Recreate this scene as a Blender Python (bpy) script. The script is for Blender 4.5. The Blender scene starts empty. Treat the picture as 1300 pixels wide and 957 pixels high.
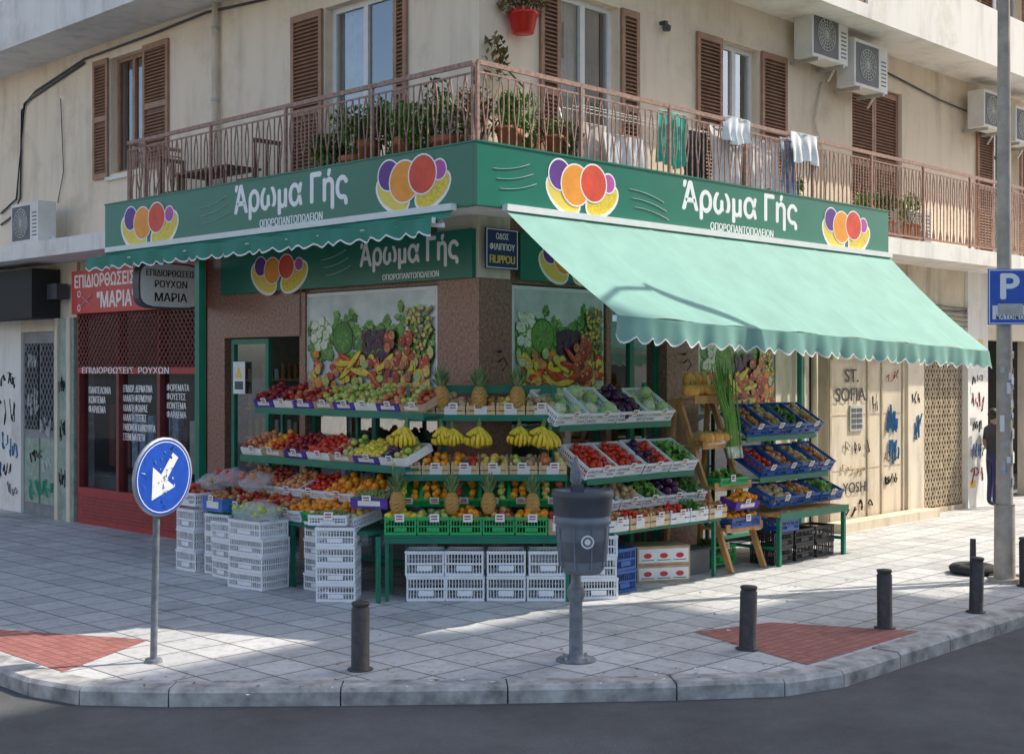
import bpy, math, random
from mathutils import Matrix, Vector
random.seed(11)
R=math.radians
scene=bpy.context.scene
T=Matrix.Translation
def RX(a): return Matrix.Rotation(R(a),4,'X')
def RY(a): return Matrix.Rotation(R(a),4,'Y')
def RZ(a): return Matrix.Rotation(R(a),4,'Z')
FR=Matrix.Identity(4)
FL=RZ(-90)
FC=T((-.314,-.824,0))@RZ(-45.7)
I4=Matrix.Identity(4)
# ------------------------------------------------------------ materials
MATS={}
def newmat(name):
    m=bpy.data.materials.new(name); m.use_nodes=True
    nt=m.node_tree; b=nt.nodes['Principled BSDF']
    MATS[name]=m
    return m,nt,b
def tc(nt): return nt.nodes.new('ShaderNodeTexCoord').outputs['Object']
def ramp(nt,fac,stops):
    r=nt.nodes.new('ShaderNodeValToRGB'); e=r.color_ramp.elements
    while len(e)<len(stops): e.new(.5)
    for i,(p,c) in enumerate(stops):
        e[i].position=p; e[i].color=(*c,1)
    nt.links.new(fac,r.inputs[0]); return r.outputs[0]
def noise(nt,scale,detail=4,rough=.6,vec=None):
    n=nt.nodes.new('ShaderNodeTexNoise'); n.inputs['Scale'].default_value=scale
    n.inputs['Detail'].default_value=detail; n.inputs['Roughness'].default_value=rough
    nt.links.new(vec or tc(nt),n.inputs['Vector']); return n.outputs['Fac']
def mul(c,f): return tuple(min(1,x*f) for x in c)
def bump(nt,b,h,strength,dist=.01):
    n=nt.nodes.new('ShaderNodeBump'); n.inputs['Strength'].default_value=strength; n.inputs['Distance'].default_value=dist
    nt.links.new(h,n.inputs['Height']); nt.links.new(n.outputs[0],b.inputs['Normal'])
def simple(name,col,rough=.6,var=.2,scale=8,metal=0,bmp=0,spec=.5):
    m,nt,b=newmat(name)
    f=noise(nt,scale)
    nt.links.new(ramp(nt,f,[(.3,mul(col,1-var)),(.7,mul(col,1+var))]),b.inputs['Base Color'])
    b.inputs['Roughness'].default_value=rough; b.inputs['Metallic'].default_value=metal
    b.inputs['Specular IOR Level'].default_value=spec
    if bmp: bump(nt,b,noise(nt,scale*6),bmp)
    return m
def island(name,cols,rough=.45,spec=.4,sc=30):
    m,nt,b=newmat(name)
    g=nt.nodes.new('ShaderNodeNewGeometry').outputs['Random Per Island']
    n=len(cols)
    c=ramp(nt,g,[(i/max(1,n-1),k) for i,k in enumerate(cols)])
    mx=nt.nodes.new('ShaderNodeMix'); mx.data_type='RGBA'; mx.blend_type='MULTIPLY'; mx.inputs[0].default_value=.8
    nt.links.new(c,mx.inputs[6]); nt.links.new(ramp(nt,noise(nt,sc),[(.3,(.6,.55,.5)),(.6,(1,1,1))]),mx.inputs[7])
    nt.links.new(mx.outputs[2],b.inputs['Base Color'])
    b.inputs['Roughness'].default_value=rough; b.inputs['Specular IOR Level'].default_value=spec
    return m
def wallmat(name,col,dirt=.35):
    m,nt,b=newmat(name)
    co=tc(nt)
    mp=nt.nodes.new('ShaderNodeMapping'); mp.inputs['Scale'].default_value=(2.2,2.2,.35)
    nt.links.new(co,mp.inputs[0])
    streak=noise(nt,1.3,6,.65,mp.outputs[0])
    blot=noise(nt,.9,6,.7,co)
    c1=ramp(nt,streak,[(.28,mul(col,1-dirt)),(.5,col),(.8,mul(col,1.06))])
    mx=nt.nodes.new('ShaderNodeMix'); mx.data_type='RGBA'; mx.blend_type='MULTIPLY'; mx.inputs[0].default_value=.6
    nt.links.new(c1,mx.inputs[6]); nt.links.new(ramp(nt,blot,[(.32,(.72,.68,.62)),(.48,(1,1,1))]),mx.inputs[7])
    nt.links.new(mx.outputs[2],b.inputs['Base Color'])
    b.inputs['Roughness'].default_value=.9
    bump(nt,b,noise(nt,90),.25)
    return m
wallmat('plaster',(.87,.74,.57),.2); wallmat('plaster_white',(.85,.82,.76),.22); wallmat('plaster_low',(.74,.65,.51),.35)
wallmat('marble',(.68,.58,.44),.4)
wallmat('grey_concrete',(.42,.4,.37),.4)
simple('green_sign',(.008,.17,.108),.35,.06,2)
simple('green_frame',(.006,.17,.10),.4,.15,5)
simple('white_paint',(.8,.8,.77),.5,.05)
simple('white_text',(.9,.9,.88),.5,.02)
simple('black_text',(.02,.02,.022),.6,.1)
simple('yellow_text',(.85,.65,.1),.5,.05)
simple('blue_graf',(.05,.2,.4),.6,.1); simple('green_graf',(.1,.45,.28),.6,.1)
simple('shutter',(.38,.21,.13),.6,.2,6)
simple('shutter_dk',(.17,.09,.055),.6,.18,6)
simple('rail',(.36,.21,.16),.6,.4,20)
simple('granite',(.27,.135,.095),.3,.5,26)
simple('red_paint',(.38,.03,.03),.45,.2); simple('red_sign',(.6,.02,.025),.35,.08)
simple('dark_red',(.2,.035,.03),.5,.2)
simple('door_green',(.3,.38,.31),.6,.25)
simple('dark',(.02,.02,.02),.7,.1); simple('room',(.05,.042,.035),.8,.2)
simple('grey_door',(.24,.25,.26),.5,.25,4)
simple('beige_metal',(.5,.4,.27),.6,.25,5)
simple('ac',(.76,.74,.68),.5,.12,3); simple('ac_grill',(.14,.14,.14),.6,.1)
simple('wood',(.55,.28,.1),.6,.35,6); simple('wood_light',(.7,.5,.27),.65,.25,9)
simple('white_plastic',(.83,.84,.85),.4,.1,6); simple('green_plastic',(.02,.4,.11),.4,.1)
simple('blue_plastic',(.02,.11,.38),.4,.15); simple('black_plastic',(.025,.025,.03),.5,.2)
simple('purple_tray',(.09,.04,.3),.6,.4,12); simple('blue_tray',(.05,.18,.5),.6,.3,12); simple('cardboard',(.5,.33,.19),.8,.2,6)
simple('grey_bin',(.19,.21,.245),.5,.25,5); simple('bin_dark',(.07,.075,.085),.5,.15)
simple('post_grey',(.18,.195,.21),.5,.35,12); simple('galv',(.45,.45,.43),.5,.25,6,metal=.3)
simple('bollard',(.055,.045,.04),.55,.4,20,bmp=.2)
simple('lamp_pole',(.45,.38,.31),.6,.25,5)
simple('sign_blue',(.015,.09,.5),.35,.15,9); simple('street_blue',(.015,.02,.11),.4,.1)
simple('rubber',(.035,.035,.035),.9,.3)
simple('terracotta',(.45,.16,.07),.8,.2); simple('red_pot',(.7,.012,.012),.3,.05)
simple('cloth_white',(.84,.84,.84),.8,.1); simple('cloth_teal',(.02,.55,.42),.8,.1); simple('cloth_blue',(.3,.4,.6),.8,.5,14); simple('cloth_dark',(.04,.04,.05),.8,.2)
simple('curtain',(.6,.56,.5),.9,.2,5)
simple('skin',(.45,.26,.18),.5,.1); simple('hair',(.02,.012,.008),.6,.2)
simple('awning',(.25,.49,.415),.7,.1,2.5); simple('awning_shaded',(.06,.3,.22),.7,.07,3); simple('poster_bg',(.55,.62,.6),.3,.2,3)  # left awning: same cloth green with the shade put into its colour
simple('kerb',(.38,.37,.35),.85,.5,5,bmp=.4)
simple('paper',(.82,.81,.77),.7,.08)
simple('mk_pink',(.5,.08,.35),.5,.1);simple('mk_orange',(.9,.33,.03),.5,.1,6);simple('mk_red',(.75,.07,.03),.5,.15,6);simple('mk_purple',(.12,.03,.25),.5,.15,6)
for an,tcol in(('awning',(.15,.42,.35,1)),('awning_shaded',(.05,.3,.2,1))):
    m=MATS[an];nt=m.node_tree;b=nt.nodes['Principled BSDF'];tl=nt.nodes.new('ShaderNodeBsdfTranslucent');tl.inputs[0].default_value=tcol
    mx=nt.nodes.new('ShaderNodeMixShader');mx.inputs[0].default_value=.25
    out=[n for n in nt.nodes if n.type=='OUTPUT_MATERIAL'][0]
    nt.links.new(b.outputs[0],mx.inputs[1]);nt.links.new(tl.outputs[0],mx.inputs[2]);nt.links.new(mx.outputs[0],out.inputs[0])
def glass(name,tr,tint=(.7,.75,.75)):
    m,nt,b=newmat(name)
    t=nt.nodes.new('ShaderNodeBsdfTransparent');t.inputs[0].default_value=(*tint,1)
    g=nt.nodes.new('ShaderNodeBsdfGlossy');g.inputs['Roughness'].default_value=.02;g.inputs[0].default_value=(.9,.92,.95,1)
    mx=nt.nodes.new('ShaderNodeMixShader');mx.inputs[0].default_value=tr
    out=[n for n in nt.nodes if n.type=='OUTPUT_MATERIAL'][0]
    nt.links.new(t.outputs[0],mx.inputs[1]);nt.links.new(g.outputs[0],mx.inputs[2]);nt.links.new(mx.outputs[0],out.inputs[0])
glass('glass',.28); glass('shopglass',.1)
island('f_redapple',[(.35,.015,.02),(.55,.04,.025),(.6,.12,.04),(.7,.35,.1),(.4,.01,.015)],.3)
island('f_darkapple',[(.2,.01,.02),(.3,.015,.025),(.4,.03,.02)],.3)
island('f_greenapple',[(.42,.55,.08),(.5,.6,.12),(.58,.62,.18),(.62,.5,.12)],.3)
island('f_pink',[(.7,.32,.12),(.65,.14,.06),(.75,.42,.15)],.35)
island('f_orange',[(.9,.3,.015),(.92,.38,.02),(.85,.24,.01)],.45)
island('f_lemon',[(.88,.68,.06),(.82,.62,.06)],.4)
island('f_yellow',[(.8,.6,.14),(.85,.55,.1),(.7,.55,.2)],.4)
island('f_tomato',[(.65,.025,.015),(.7,.07,.02)],.25)
island('f_potato',[(.48,.3,.15),(.6,.4,.22)],.7)
island('f_cabbage',[(.42,.58,.2),(.52,.62,.32),(.68,.7,.5)],.6)
island('f_aubergine',[(.05,.012,.05),(.08,.015,.07)],.2)
island('f_grape',[(.2,.3,.05),(.3,.4,.1),(.16,.03,.08)],.3)
island('f_onion',[(.45,.16,.06),(.62,.3,.1)],.4)
island('leaf',[(.05,.13,.025),(.09,.2,.045),(.15,.28,.06),(.06,.1,.03)],.6)
island('leaf_dry',[(.26,.16,.07),(.14,.14,.05),(.4,.22,.1)],.7)
island('leaf_bright',[(.14,.34,.05),(.24,.45,.09),(.09,.24,.05)],.6)
island('crown',[(.16,.26,.1),(.24,.34,.14),(.12,.2,.08)],.6)
island('f_banana',[(.9,.68,.04),(.85,.6,.05)],.4,sc=12)
island('f_pine',[(.45,.22,.06),(.58,.33,.08)],.6,sc=70)
simple('pumpkin',(.8,.36,.09),.5,.25,6)
island('p_green',[(.04,.18,.03),(.14,.36,.05),(.28,.5,.1),(.07,.26,.06),(.2,.42,.08)],.35,sc=18)
island('p_dkgreen',[(.015,.07,.01),(.03,.12,.02)],.35,sc=18)
island('p_white',[(.85,.85,.72),(.72,.78,.6)],.35,sc=20)
island('p_dark',[(.08,.02,.09),(.03,.03,.1),(.14,.02,.07)],.35)
island('p_shadow',[(.10,.02,.01),(.14,.05,.01),(.06,.03,.01)],.35)
def paving(name,c1,c2,w,mort,stain=.6,rough=.75):
    m,nt,b=newmat(name); co=tc(nt)
    br=nt.nodes.new('ShaderNodeTexBrick'); br.offset=0; br.squash=1
    br.inputs['Scale'].default_value=1; br.inputs['Brick Width'].default_value=w; br.inputs['Row Height'].default_value=w
    br.inputs['Mortar Size'].default_value=.01 if w>.2 else .006; br.inputs['Color1'].default_value=(*c1,1); br.inputs['Color2'].default_value=(*c2,1); br.inputs['Mortar'].default_value=(*mort,1)
    nt.links.new(co,br.inputs[0])
    mx=nt.nodes.new('ShaderNodeMix'); mx.data_type='RGBA'; mx.blend_type='MULTIPLY'; mx.inputs[0].default_value=stain
    nt.links.new(br.outputs[0],mx.inputs[6]); nt.links.new(ramp(nt,noise(nt,.8,8,.7,co),[(.32,(.55,.53,.5)),(.48,(.92,.92,.92)),(.7,(1,1,1))]),mx.inputs[7])
    mx2=nt.nodes.new('ShaderNodeMix'); mx2.data_type='RGBA'; mx2.blend_type='MULTIPLY'; mx2.inputs[0].default_value=.8
    nt.links.new(mx.outputs[2],mx2.inputs[6]); nt.links.new(ramp(nt,noise(nt,9,8,.8,co),[(.36,(.6,.58,.55)),(.5,(.97,.97,.97)),(.6,(1,1,1))]),mx2.inputs[7])
    vo=nt.nodes.new('ShaderNodeTexVoronoi');vo.inputs['Scale'].default_value=3.1;nt.links.new(co,vo.inputs['Vector'])
    mx3=nt.nodes.new('ShaderNodeMix'); mx3.data_type='RGBA'; mx3.blend_type='MULTIPLY'; mx3.inputs[0].default_value=.6 if w>.2 else .2
    nt.links.new(mx2.outputs[2],mx3.inputs[6]); nt.links.new(ramp(nt,vo.outputs['Distance'],[(.05,(.45,.44,.42)),(.08,(1,1,1))]),mx3.inputs[7])
    nt.links.new(mx3.outputs[2],b.inputs['Base Color']); b.inputs['Roughness'].default_value=rough
    bump(nt,b,br.outputs['Fac'],-.5,.004)
paving('pave',(.50,.495,.49),(.64,.63,.615),.45,(.13,.125,.12),.75)
paving('redpave',(.38,.13,.11),(.45,.18,.15),.1,(.17,.08,.07))
m,nt,b=newmat('asphalt'); co=tc(nt)
mx=nt.nodes.new('ShaderNodeMix'); mx.data_type='RGBA'; mx.blend_type='MULTIPLY'; mx.inputs[0].default_value=1
nt.links.new(ramp(nt,noise(nt,160,3,.7,co),[(.3,(.07,.07,.072)),(.7,(.18,.18,.18))]),mx.inputs[6])
nt.links.new(ramp(nt,noise(nt,.7,9,.75,co),[(.35,(.55,.55,.55)),(.65,(1.0,1.0,1.0))]),mx.inputs[7])
nt.links.new(mx.outputs[2],b.inputs['Base Color']); b.inputs['Roughness'].default_value=.85
bump(nt,b,noise(nt,120,3,.7,co),.8,.01)
# ------------------------------------------------------------ mesh builder
def ico(n):
    import bmesh
    bm=bmesh.new(); bmesh.ops.create_icosphere(bm,subdivisions=n,radius=1)
    v=[x.co.copy() for x in bm.verts]; f=[[y.index for y in x.verts] for x in bm.faces]; bm.free(); return v,f
ICO2=ico(2); ICO3=ico(3)
class MB:
    def __init__(s): s.v=[];s.f=[];s.m=[];s.s=[];s.names=[];s.M=I4
    def mi(s,mat):
        if mat not in s.names: s.names.append(mat)
        return s.names.index(mat)
    def add(s,vs,fs,mat,smooth=False,M=None):
        o=len(s.v); X=s.M@M if M is not None else s.M
        s.v.extend([X@Vector(p) for p in vs]); k=s.mi(mat)
        for f in fs: s.f.append([i+o for i in f]); s.m.append(k); s.s.append(smooth)
    def box(s,x0,x1,y0,y1,z0,z1,mat,M=None):
        v=[(x0,y0,z0),(x1,y0,z0),(x1,y1,z0),(x0,y1,z0),(x0,y0,z1),(x1,y0,z1),(x1,y1,z1),(x0,y1,z1)]
        s.add(v,[(0,3,2,1),(4,5,6,7),(0,1,5,4),(1,2,6,5),(2,3,7,6),(3,0,4,7)],mat,False,M)
    def beam(s,p0,p1,w,h,mat,up=(0,0,1)):
        p0=Vector(p0);p1=Vector(p1);d=p1-p0;L=d.length
        if L<1e-5:return
        z=d/L;u=Vector(up)
        if abs(z.dot(u))>.98:u=Vector((1,0,0))
        x=u.cross(z).normalized();y=z.cross(x)
        M=Matrix((x,y,z)).transposed().to_4x4();M.translation=p0
        s.box(-w/2,w/2,-h/2,h/2,0,L,mat,M)
    def cyl(s,p0,p1,r0,r1,mat,n=12,cap=True,smooth=True):
        p0=Vector(p0);p1=Vector(p1);z=(p1-p0).normalized();u=Vector((0,0,1)) if abs(z.z)<.95 else Vector((1,0,0))
        x=u.cross(z).normalized();y=z.cross(x)
        vs=[];
        for p,r in((p0,r0),(p1,r1)):
            for i in range(n):
                a=2*math.pi*i/n; vs.append(p+x*math.cos(a)*r+y*math.sin(a)*r)
        s.add(vs,[(i,(i+1)%n,n+(i+1)%n,n+i) for i in range(n)],mat,smooth)
        if cap:
            s.add(vs[:n],[tuple(reversed(range(n)))],mat); s.add(vs[n:],[tuple(range(n))],mat)
    def lathe(s,prof,mat,n=20,M=None):
        vs=[];fs=[]
        for r,z in prof:
            for i in range(n):
                a=2*math.pi*i/n; vs.append((r*math.cos(a),r*math.sin(a),z))
        for j in range(len(prof)-1):
            for i in range(n):
                fs.append((j*n+i,j*n+(i+1)%n,(j+1)*n+(i+1)%n,(j+1)*n+i))
        s.add(vs,fs,mat,True,M)
    def sph(s,c,r,mat,sc=(1,1,1),M=None,hi=False):
        V,F=ICO3 if hi else ICO2
        X=T(c)@(M if M is not None else I4)
        s.add([(p.x*r*sc[0],p.y*r*sc[1],p.z*r*sc[2]) for p in V],F,mat,True,X)
    def tube(s,pts,rad,mat,n=8):
        vs=[];k=len(pts);P=[Vector(p) for p in pts]
        rr=rad if isinstance(rad,(list,tuple)) else [rad]*k
        for i in range(k):
            d=(P[min(i+1,k-1)]-P[max(i-1,0)]).normalized();u=Vector((0,0,1)) if abs(d.z)<.9 else Vector((1,0,0))
            x=u.cross(d).normalized();y=d.cross(x)
            for j in range(n):
                a=2*math.pi*j/n;vs.append(P[i]+(x*math.cos(a)+y*math.sin(a))*rr[i])
        fs=[(i*n+j,i*n+(j+1)%n,(i+1)*n+(j+1)%n,(i+1)*n+j) for i in range(k-1) for j in range(n)]
        fs.append(tuple(reversed(range(n))));fs.append(tuple(range((k-1)*n,k*n)))
        s.add(vs,fs,mat,True)
    def disc(s,cx,cz,y,rx,rz,mat,n=24,rot=0,jag=0):
        vs=[];ca,sa=math.cos(rot),math.sin(rot)
        for i in range(n):
            a=-2*math.pi*i/n; k=1-(jag*random.random()); X=rx*math.cos(a)*k;Z=rz*math.sin(a)*k
            vs.append((cx+X*ca-Z*sa,y,cz+X*sa+Z*ca))
        s.add(vs,[tuple(range(n))],mat)
    def leaves(s,c,rad,n,size,mat,wd=.5):
        c=Vector(c)
        for _ in range(n):
            while 1:
                p=Vector((random.uniform(-1,1),random.uniform(-1,1),random.uniform(-1,1)))
                if p.length<1: break
            p=Vector((p.x*rad[0],p.y*rad[1],p.z*rad[2]))+c
            q=Matrix.Rotation(random.uniform(0,6.28),4,'Z')@Matrix.Rotation(random.uniform(-1.2,1.2),4,'X')
            z=size*random.uniform(.6,1.3)
            s.add([(0,-z,0),(z*wd,0,z*.12),(0,z,0),(-z*wd,0,z*.12)],[(0,1,2,3)],mat,False,T(p)@q)
    def mesh(s,name):
        me=bpy.data.meshes.new(name); me.from_pydata([tuple(p) for p in s.v],[],s.f)
        for n in s.names: me.materials.append(MATS[n])
        me.polygons.foreach_set('material_index',s.m); me.polygons.foreach_set('use_smooth',s.s); me.update(); return me
    def build(s,name,parent=None,M=None):
        return obj(name,s.mesh(name),parent,M)
def obj(name,data,parent=None,M=None):
    o=bpy.data.objects.new(name,data); scene.collection.objects.link(o)
    if parent: o.parent=parent
    if M is not None: o.matrix_basis=M
    return o
def empty(name,M=None):
    o=obj(name,None,None,M); o.empty_display_size=.1; return o
def text(body,F,lx,ly,z,w,h,mat,parent=None,bold=0,rot=0,align='CENTER',spacing=1.0,name='lettering',bw=.03):
    c=bpy.data.curves.new(name,'FONT');c.body=body;c.size=1;c.align_x=align;c.space_line=spacing
    c.materials.append(MATS[mat])
    o=bpy.data.objects.new(name,c);scene.collection.objects.link(o)
    bpy.context.view_layer.update()
    bb=[Vector(p) for p in o.bound_box]
    x0=min(p.x for p in bb);x1=max(p.x for p in bb);y0=min(p.y for p in bb);y1=max(p.y for p in bb)
    sx=w/(x1-x0);sy=h/(y1-y0) if h else sx
    def mat4(dx,dy,dz=0): return F@T((lx+dx,ly+dy,z+dz))@RX(90)@RZ(rot)@Matrix.Diagonal((sx,sy,1,1))@T((-(x0+x1)/2,-(y0+y1)/2,0))
    o.matrix_basis=mat4(0,0)
    if parent:o.parent=parent
    k=sy*bw
    offs=[(-1,0),(1,0),(0,.8),(0,-.8)][:2*bold]
    for i,(a,b_) in enumerate(offs):
        p=o.copy();scene.collection.objects.link(p);p.matrix_basis=mat4(a*k,.0004*(i+1),b_*k)
    return o
def wallgrid(mb,x0,x1,z0,z1,y0,y1,ops,mat):
    ops=sorted(ops);x=x0
    for (a,b,c,d) in ops:
        if a>x: mb.box(x,a,y0,y1,z0,z1,mat)
        if c>z0: mb.box(a,b,y0,y1,z0,c,mat)
        if d<z1: mb.box(a,b,y0,y1,d,z1,mat)
        x=b
    if x<x1: mb.box(x,x1,y0,y1,z0,z1,mat)
def shutter(mb,x0,x1,z0,z1,y,mat='shutter'):
    t=.035;fw=.06
    mb.box(x0,x0+fw,y-t,y,z0,z1,mat);mb.box(x1-fw,x1,y-t,y,z0,z1,mat)
    zs=[z0,(z0+z1)/2-.04,z1-.09]
    for zz in zs: mb.box(x0+fw,x1-fw,y-t,y,zz,zz+.09,mat)
    z=z0+.12
    while z<z1-.1:
        if not(zs[1]-.03<z<zs[1]+.11):
            mb.box(x0+fw,x1-fw,-.003,.003,-.027,.027,mat,T((0,y-t/2,z))@RX(-50))
        z+=.05
    mb.box(x0+fw,x1-fw,y-.004,y-.001,z0,z1,'shutter_dk')
def winframe(mb,x0,x1,z0,z1,y,panes=2,mat='white_paint',fw=.06,curtain=None,trans=True):
    mb.box(x0,x0+fw,y,y+.06,z0,z1,mat);mb.box(x1-fw,x1,y,y+.06,z0,z1,mat)
    mb.box(x0+fw,x1-fw,y,y+.06,z1-fw,z1,mat);mb.box(x0+fw,x1-fw,y,y+.06,z0,z0+fw,mat)
    for i in range(1,panes):
        xm=x0+(x1-x0)*i/panes; mb.box(xm-fw*.6,xm+fw*.6,y-.006,y+.05,z0+fw,z1-fw,mat)
    mb.add([(x0+fw,y+.03,z0+fw),(x1-fw,y+.03,z0+fw),(x1-fw,y+.03,z1-fw),(x0+fw,y+.03,z1-fw)],[(0,1,2,3)],'glass')
    if curtain:
        n=24;vs=[];a,b=curtain
        for i in range(n+1):
            x=x0+(x1-x0)*(a+(b-a)*i/n);yy=y+.13+.03*math.sin(i*1.9)
            vs+=[(x,yy,z0),(x,yy,z1)]
        mb.add(vs,[(2*i,2*i+2,2*i+3,2*i+1) for i in range(n)],'curtain',True)
def lattice(mb,x0,x1,z0,z1,y,sx,sz,mat,t=.012):
    nx=max(1,round((x1-x0)/sx));nz=max(1,round((z1-z0)/sz));dx=(x1-x0)/nx;dz=(z1-z0)/nz
    for i in range(nx):
        for j in range(nz):
            a=x0+i*dx;c=z0+j*dz
            mb.beam((a,y,c),(a+dx,y,c+dz),t,t,mat,(0,1,0));mb.beam((a+dx,y+.004,c),(a,y+.004,c+dz),t,t,mat,(0,1,0))
def scribble(mb,cx,cz,w,h,y,mat,n=3,th=.02):
    for k in range(n):
        nl=random.randint(3,5);x=cx-w/2+random.uniform(0,.15)*w;cell=w*.9/nl;sl=random.uniform(-.15,.25)
        for L in range(nl):
            P=[];m_=random.randint(4,6)
            for i in range(m_): P.append((x+random.uniform(0,.95)*cell,cz+random.uniform(-.5,.5)*h*random.uniform(.6,1.1)+sl*(x-cx)))
            Q=[]
            for i in range(m_-1):
                p0=P[max(i-1,0)];p1=P[i];p2=P[i+1];p3=P[min(i+2,m_-1)]
                for s in range(5):
                    t=s/5
                    Q.append(tuple(.5*((2*p1[a])+(-p0[a]+p2[a])*t+(2*p0[a]-5*p1[a]+4*p2[a]-p3[a])*t*t+(-p0[a]+3*p1[a]-3*p2[a]+p3[a])*t**3) for a in(0,1)))
            for i in range(len(Q)-1):
                mb.beam((Q[i][0],y-.0005*(k+1)-.0001*L,Q[i][1]),(Q[i+1][0],y-.0005*(k+1)-.0001*L,Q[i+1][1]),.002,th*random.uniform(.8,1.1),mat,(0,1,0))
            x+=cell
# ------------------------------------------------------------ building
B=empty('corner_apartment_building')
mb=MB()
opL=[(-2.80,-1.46,4.5,7.05),(-8.23,-7.22,5.5,7.3),(-13.4,-12.2,4.5,7.05)]
wallgrid(mb,-26,0,4.2,7.55,0,.25,opL,'plaster')
for k in range(4):
    zb=7.55+3.1*k
    wallgrid(mb,-26,0,zb,zb+3.1,0,.25,[(-x-.65,-x+.65,zb+.25,zb+2.5) for x in(2.1,7.7,12.8,18)],'plaster')
mb.build('left_wall',B,FL)
mb=MB()
opR=[(1.34,2.44,4.5,7.0),(4.66,5.56,4.5,7.0),(8.16,9.76,4.5,7.0),(13.2,14.3,4.5,7.0),(18,19.2,4.5,7)]
wallgrid(mb,.25,26,4.2,7.55,0,.25,opR,'plaster')
for k in range(4):
    zb=7.55+3.1*k
    wallgrid(mb,.25,26,zb,zb+3.1,0,.25,[(x-.65,x+.65,zb+.25,zb+2.5) for x in(1.9,5.1,9,13.8,18.6)],'plaster')
mb.build('right_wall',B,FR)
mb=MB()
winframe(mb,-2.80,-1.46,4.5,7.05,.12,2,'white_paint',.07,(.0,.45)); winframe(mb,-8.23,-7.22,5.5,7.3,.12,2,'shutter',.06,(.4,1)); winframe(mb,-13.4,-12.2,4.5,7.05,.12)
shutter(mb,-3.48,-2.83,4.5,7.05,-.01);shutter(mb,-1.43,-1.2,4.5,7.05,-.01)
shutter(mb,-7.2,-6.5,5.45,7.32,-.01);shutter(mb,-8.72,-8.26,5.45,7.32,-.01)
mb.box(-8.3,-7.15,-.06,.1,5.4,5.45,'plaster_white')
for k in range(4):
    zb=7.55+3.1*k
    for x in(2.1,7.7,12.8,18):
        winframe(mb,-x-.65,-x+.65,zb+.25,zb+2.5,.12,2,'white_paint',.06,(0,.5)); shutter(mb,-x-1.25,-x-.67,zb+.25,zb+2.5,-.01); shutter(mb,-x+.67,-x+1.25,zb+.25,zb+2.5,-.01)
mb.build('left_windows',B,FL)
mb=MB()
winframe(mb,1.34,2.44,4.5,7.0,.12,2,'white_paint',.07,(0,.5)); winframe(mb,4.66,5.56,4.5,7.0,.12,2,'white_paint',.07,(.1,.9)); winframe(mb,13.2,14.3,4.5,7,.12)
shutter(mb,.98,1.32,4.5,7.0,-.01);shutter(mb,2.47,2.82,4.5,7.0,-.01)
shutter(mb,4.06,4.63,4.5,7.0,-.01);shutter(mb,5.6,6.25,4.5,7.0,-.01)
shutter(mb,8.18,8.96,4.5,6.98,.1);shutter(mb,8.97,9.74,4.5,6.98,.1)
shutter(mb,12.5,13.15,4.5,7,-.01);shutter(mb,14.35,15,4.5,7,-.01)
for k in range(4):
    zb=7.55+3.1*k
    for x in(1.9,5.1,9,13.8,18.6):
        winframe(mb,x-.65,x+.65,zb+.25,zb+2.5,.12,2,'white_paint',.06,(0,.5)); shutter(mb,x-1.25,x-.67,zb+.25,zb+2.5,-.01); shutter(mb,x+.67,x+1.25,zb+.25,zb+2.5,-.01)
mb.build('right_windows',B,FR)
mb=MB()
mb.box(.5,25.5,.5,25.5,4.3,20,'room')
mb.box(0,26,0,26,19.95,20.3,'plaster_white')
mb.build('upper_core',B)
mb=MB()
def slab(z0,z1,out,m): 
    mb.box(-out,26,-out,0,z0,z1,m); mb.box(-out,0,0,26,z0,z1,m)
slab(4.2,4.45,.86,'plaster_white')
for k in range(4):
    zb=7.57+3.1*k
    slab(zb,zb+.2,.92,'plaster_white')
    mb.box(7,26,-.92,-.82,zb+.2,zb+.95,'plaster_white'); mb.box(-.92,-.82,3.8,26,zb+.2,zb+.95,'plaster_white')
mb.build('balcony_slabs',B)
def railing(mb,p0,p1,z0,z1,step=.115,loops=True):
    p0=Vector(p0);p1=Vector(p1);d=(p1-p0);L=d.length;d.normalize()
    P=lambda s,z:(p0.x+d.x*s,p0.y+d.y*s,z)
    mb.beam(P(0,z1),P(L,z1),.03,.05,'rail');mb.beam(P(0,z0+.05),P(L,z0+.05),.02,.03,'rail');mb.beam(P(0,z1-.1),P(L,z1-.1),.012,.02,'rail')
    n=int(L/step)
    for i in range(n+1):
        s=L*i/n
        if i%14==0:
            mb.beam(P(s,z0),P(s,z1),.035,.035,'rail');continue
        if loops and i%2:
            za=z0+.45*(z1-z0);zb=z1-.1;k=6;wd=.04
            for sg in(-1,1):
                pr=P(s,za)
                for j in range(1,k+1):
                    t=j/k; off=sg*wd*math.sin(math.pi*t); q=P(s+off,za+(zb-za)*t); mb.beam(pr,q,.013,.013,'rail'); pr=q
            mb.beam(P(s,z0+.05),P(s,za),.014,.014,'rail')
            pr=P(s-.045,z0+.06)
            for j in range(1,6):
                t=j/5;q=P(s-.045+.09*t,z0+.06+.16*math.sin(math.pi*t));mb.beam(pr,q,.01,.01,'rail');pr=q
        else:
            mb.beam(P(s,z0+.05),P(s,z1-.1),.014,.014,'rail')
mb=MB()
railing(mb,(-.84,-.84,0),(13,-.84,0),4.45,5.64); railing(mb,(-.843,-.78,0),(-.843,6.2,0),4.452,5.637); railing(mb,(-.80,6.203,0),(0,6.203,0),4.454,5.634)
for k in range(2):
    zb=7.77+3.1*k
    railing(mb,(-.87,-.87,0),(7,-.87,0),zb,zb+1,.13,False);railing(mb,(-.873,-.8,0),(-.873,3.8,0),zb+.002,zb+.997,.13,False)
mb.build('balcony_railing',B)
mb=MB()
mb.cyl((-5.2,-.07,4.45),(-5.2,-.07,7.57),.045,.045,'plaster_low',10)
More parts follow.
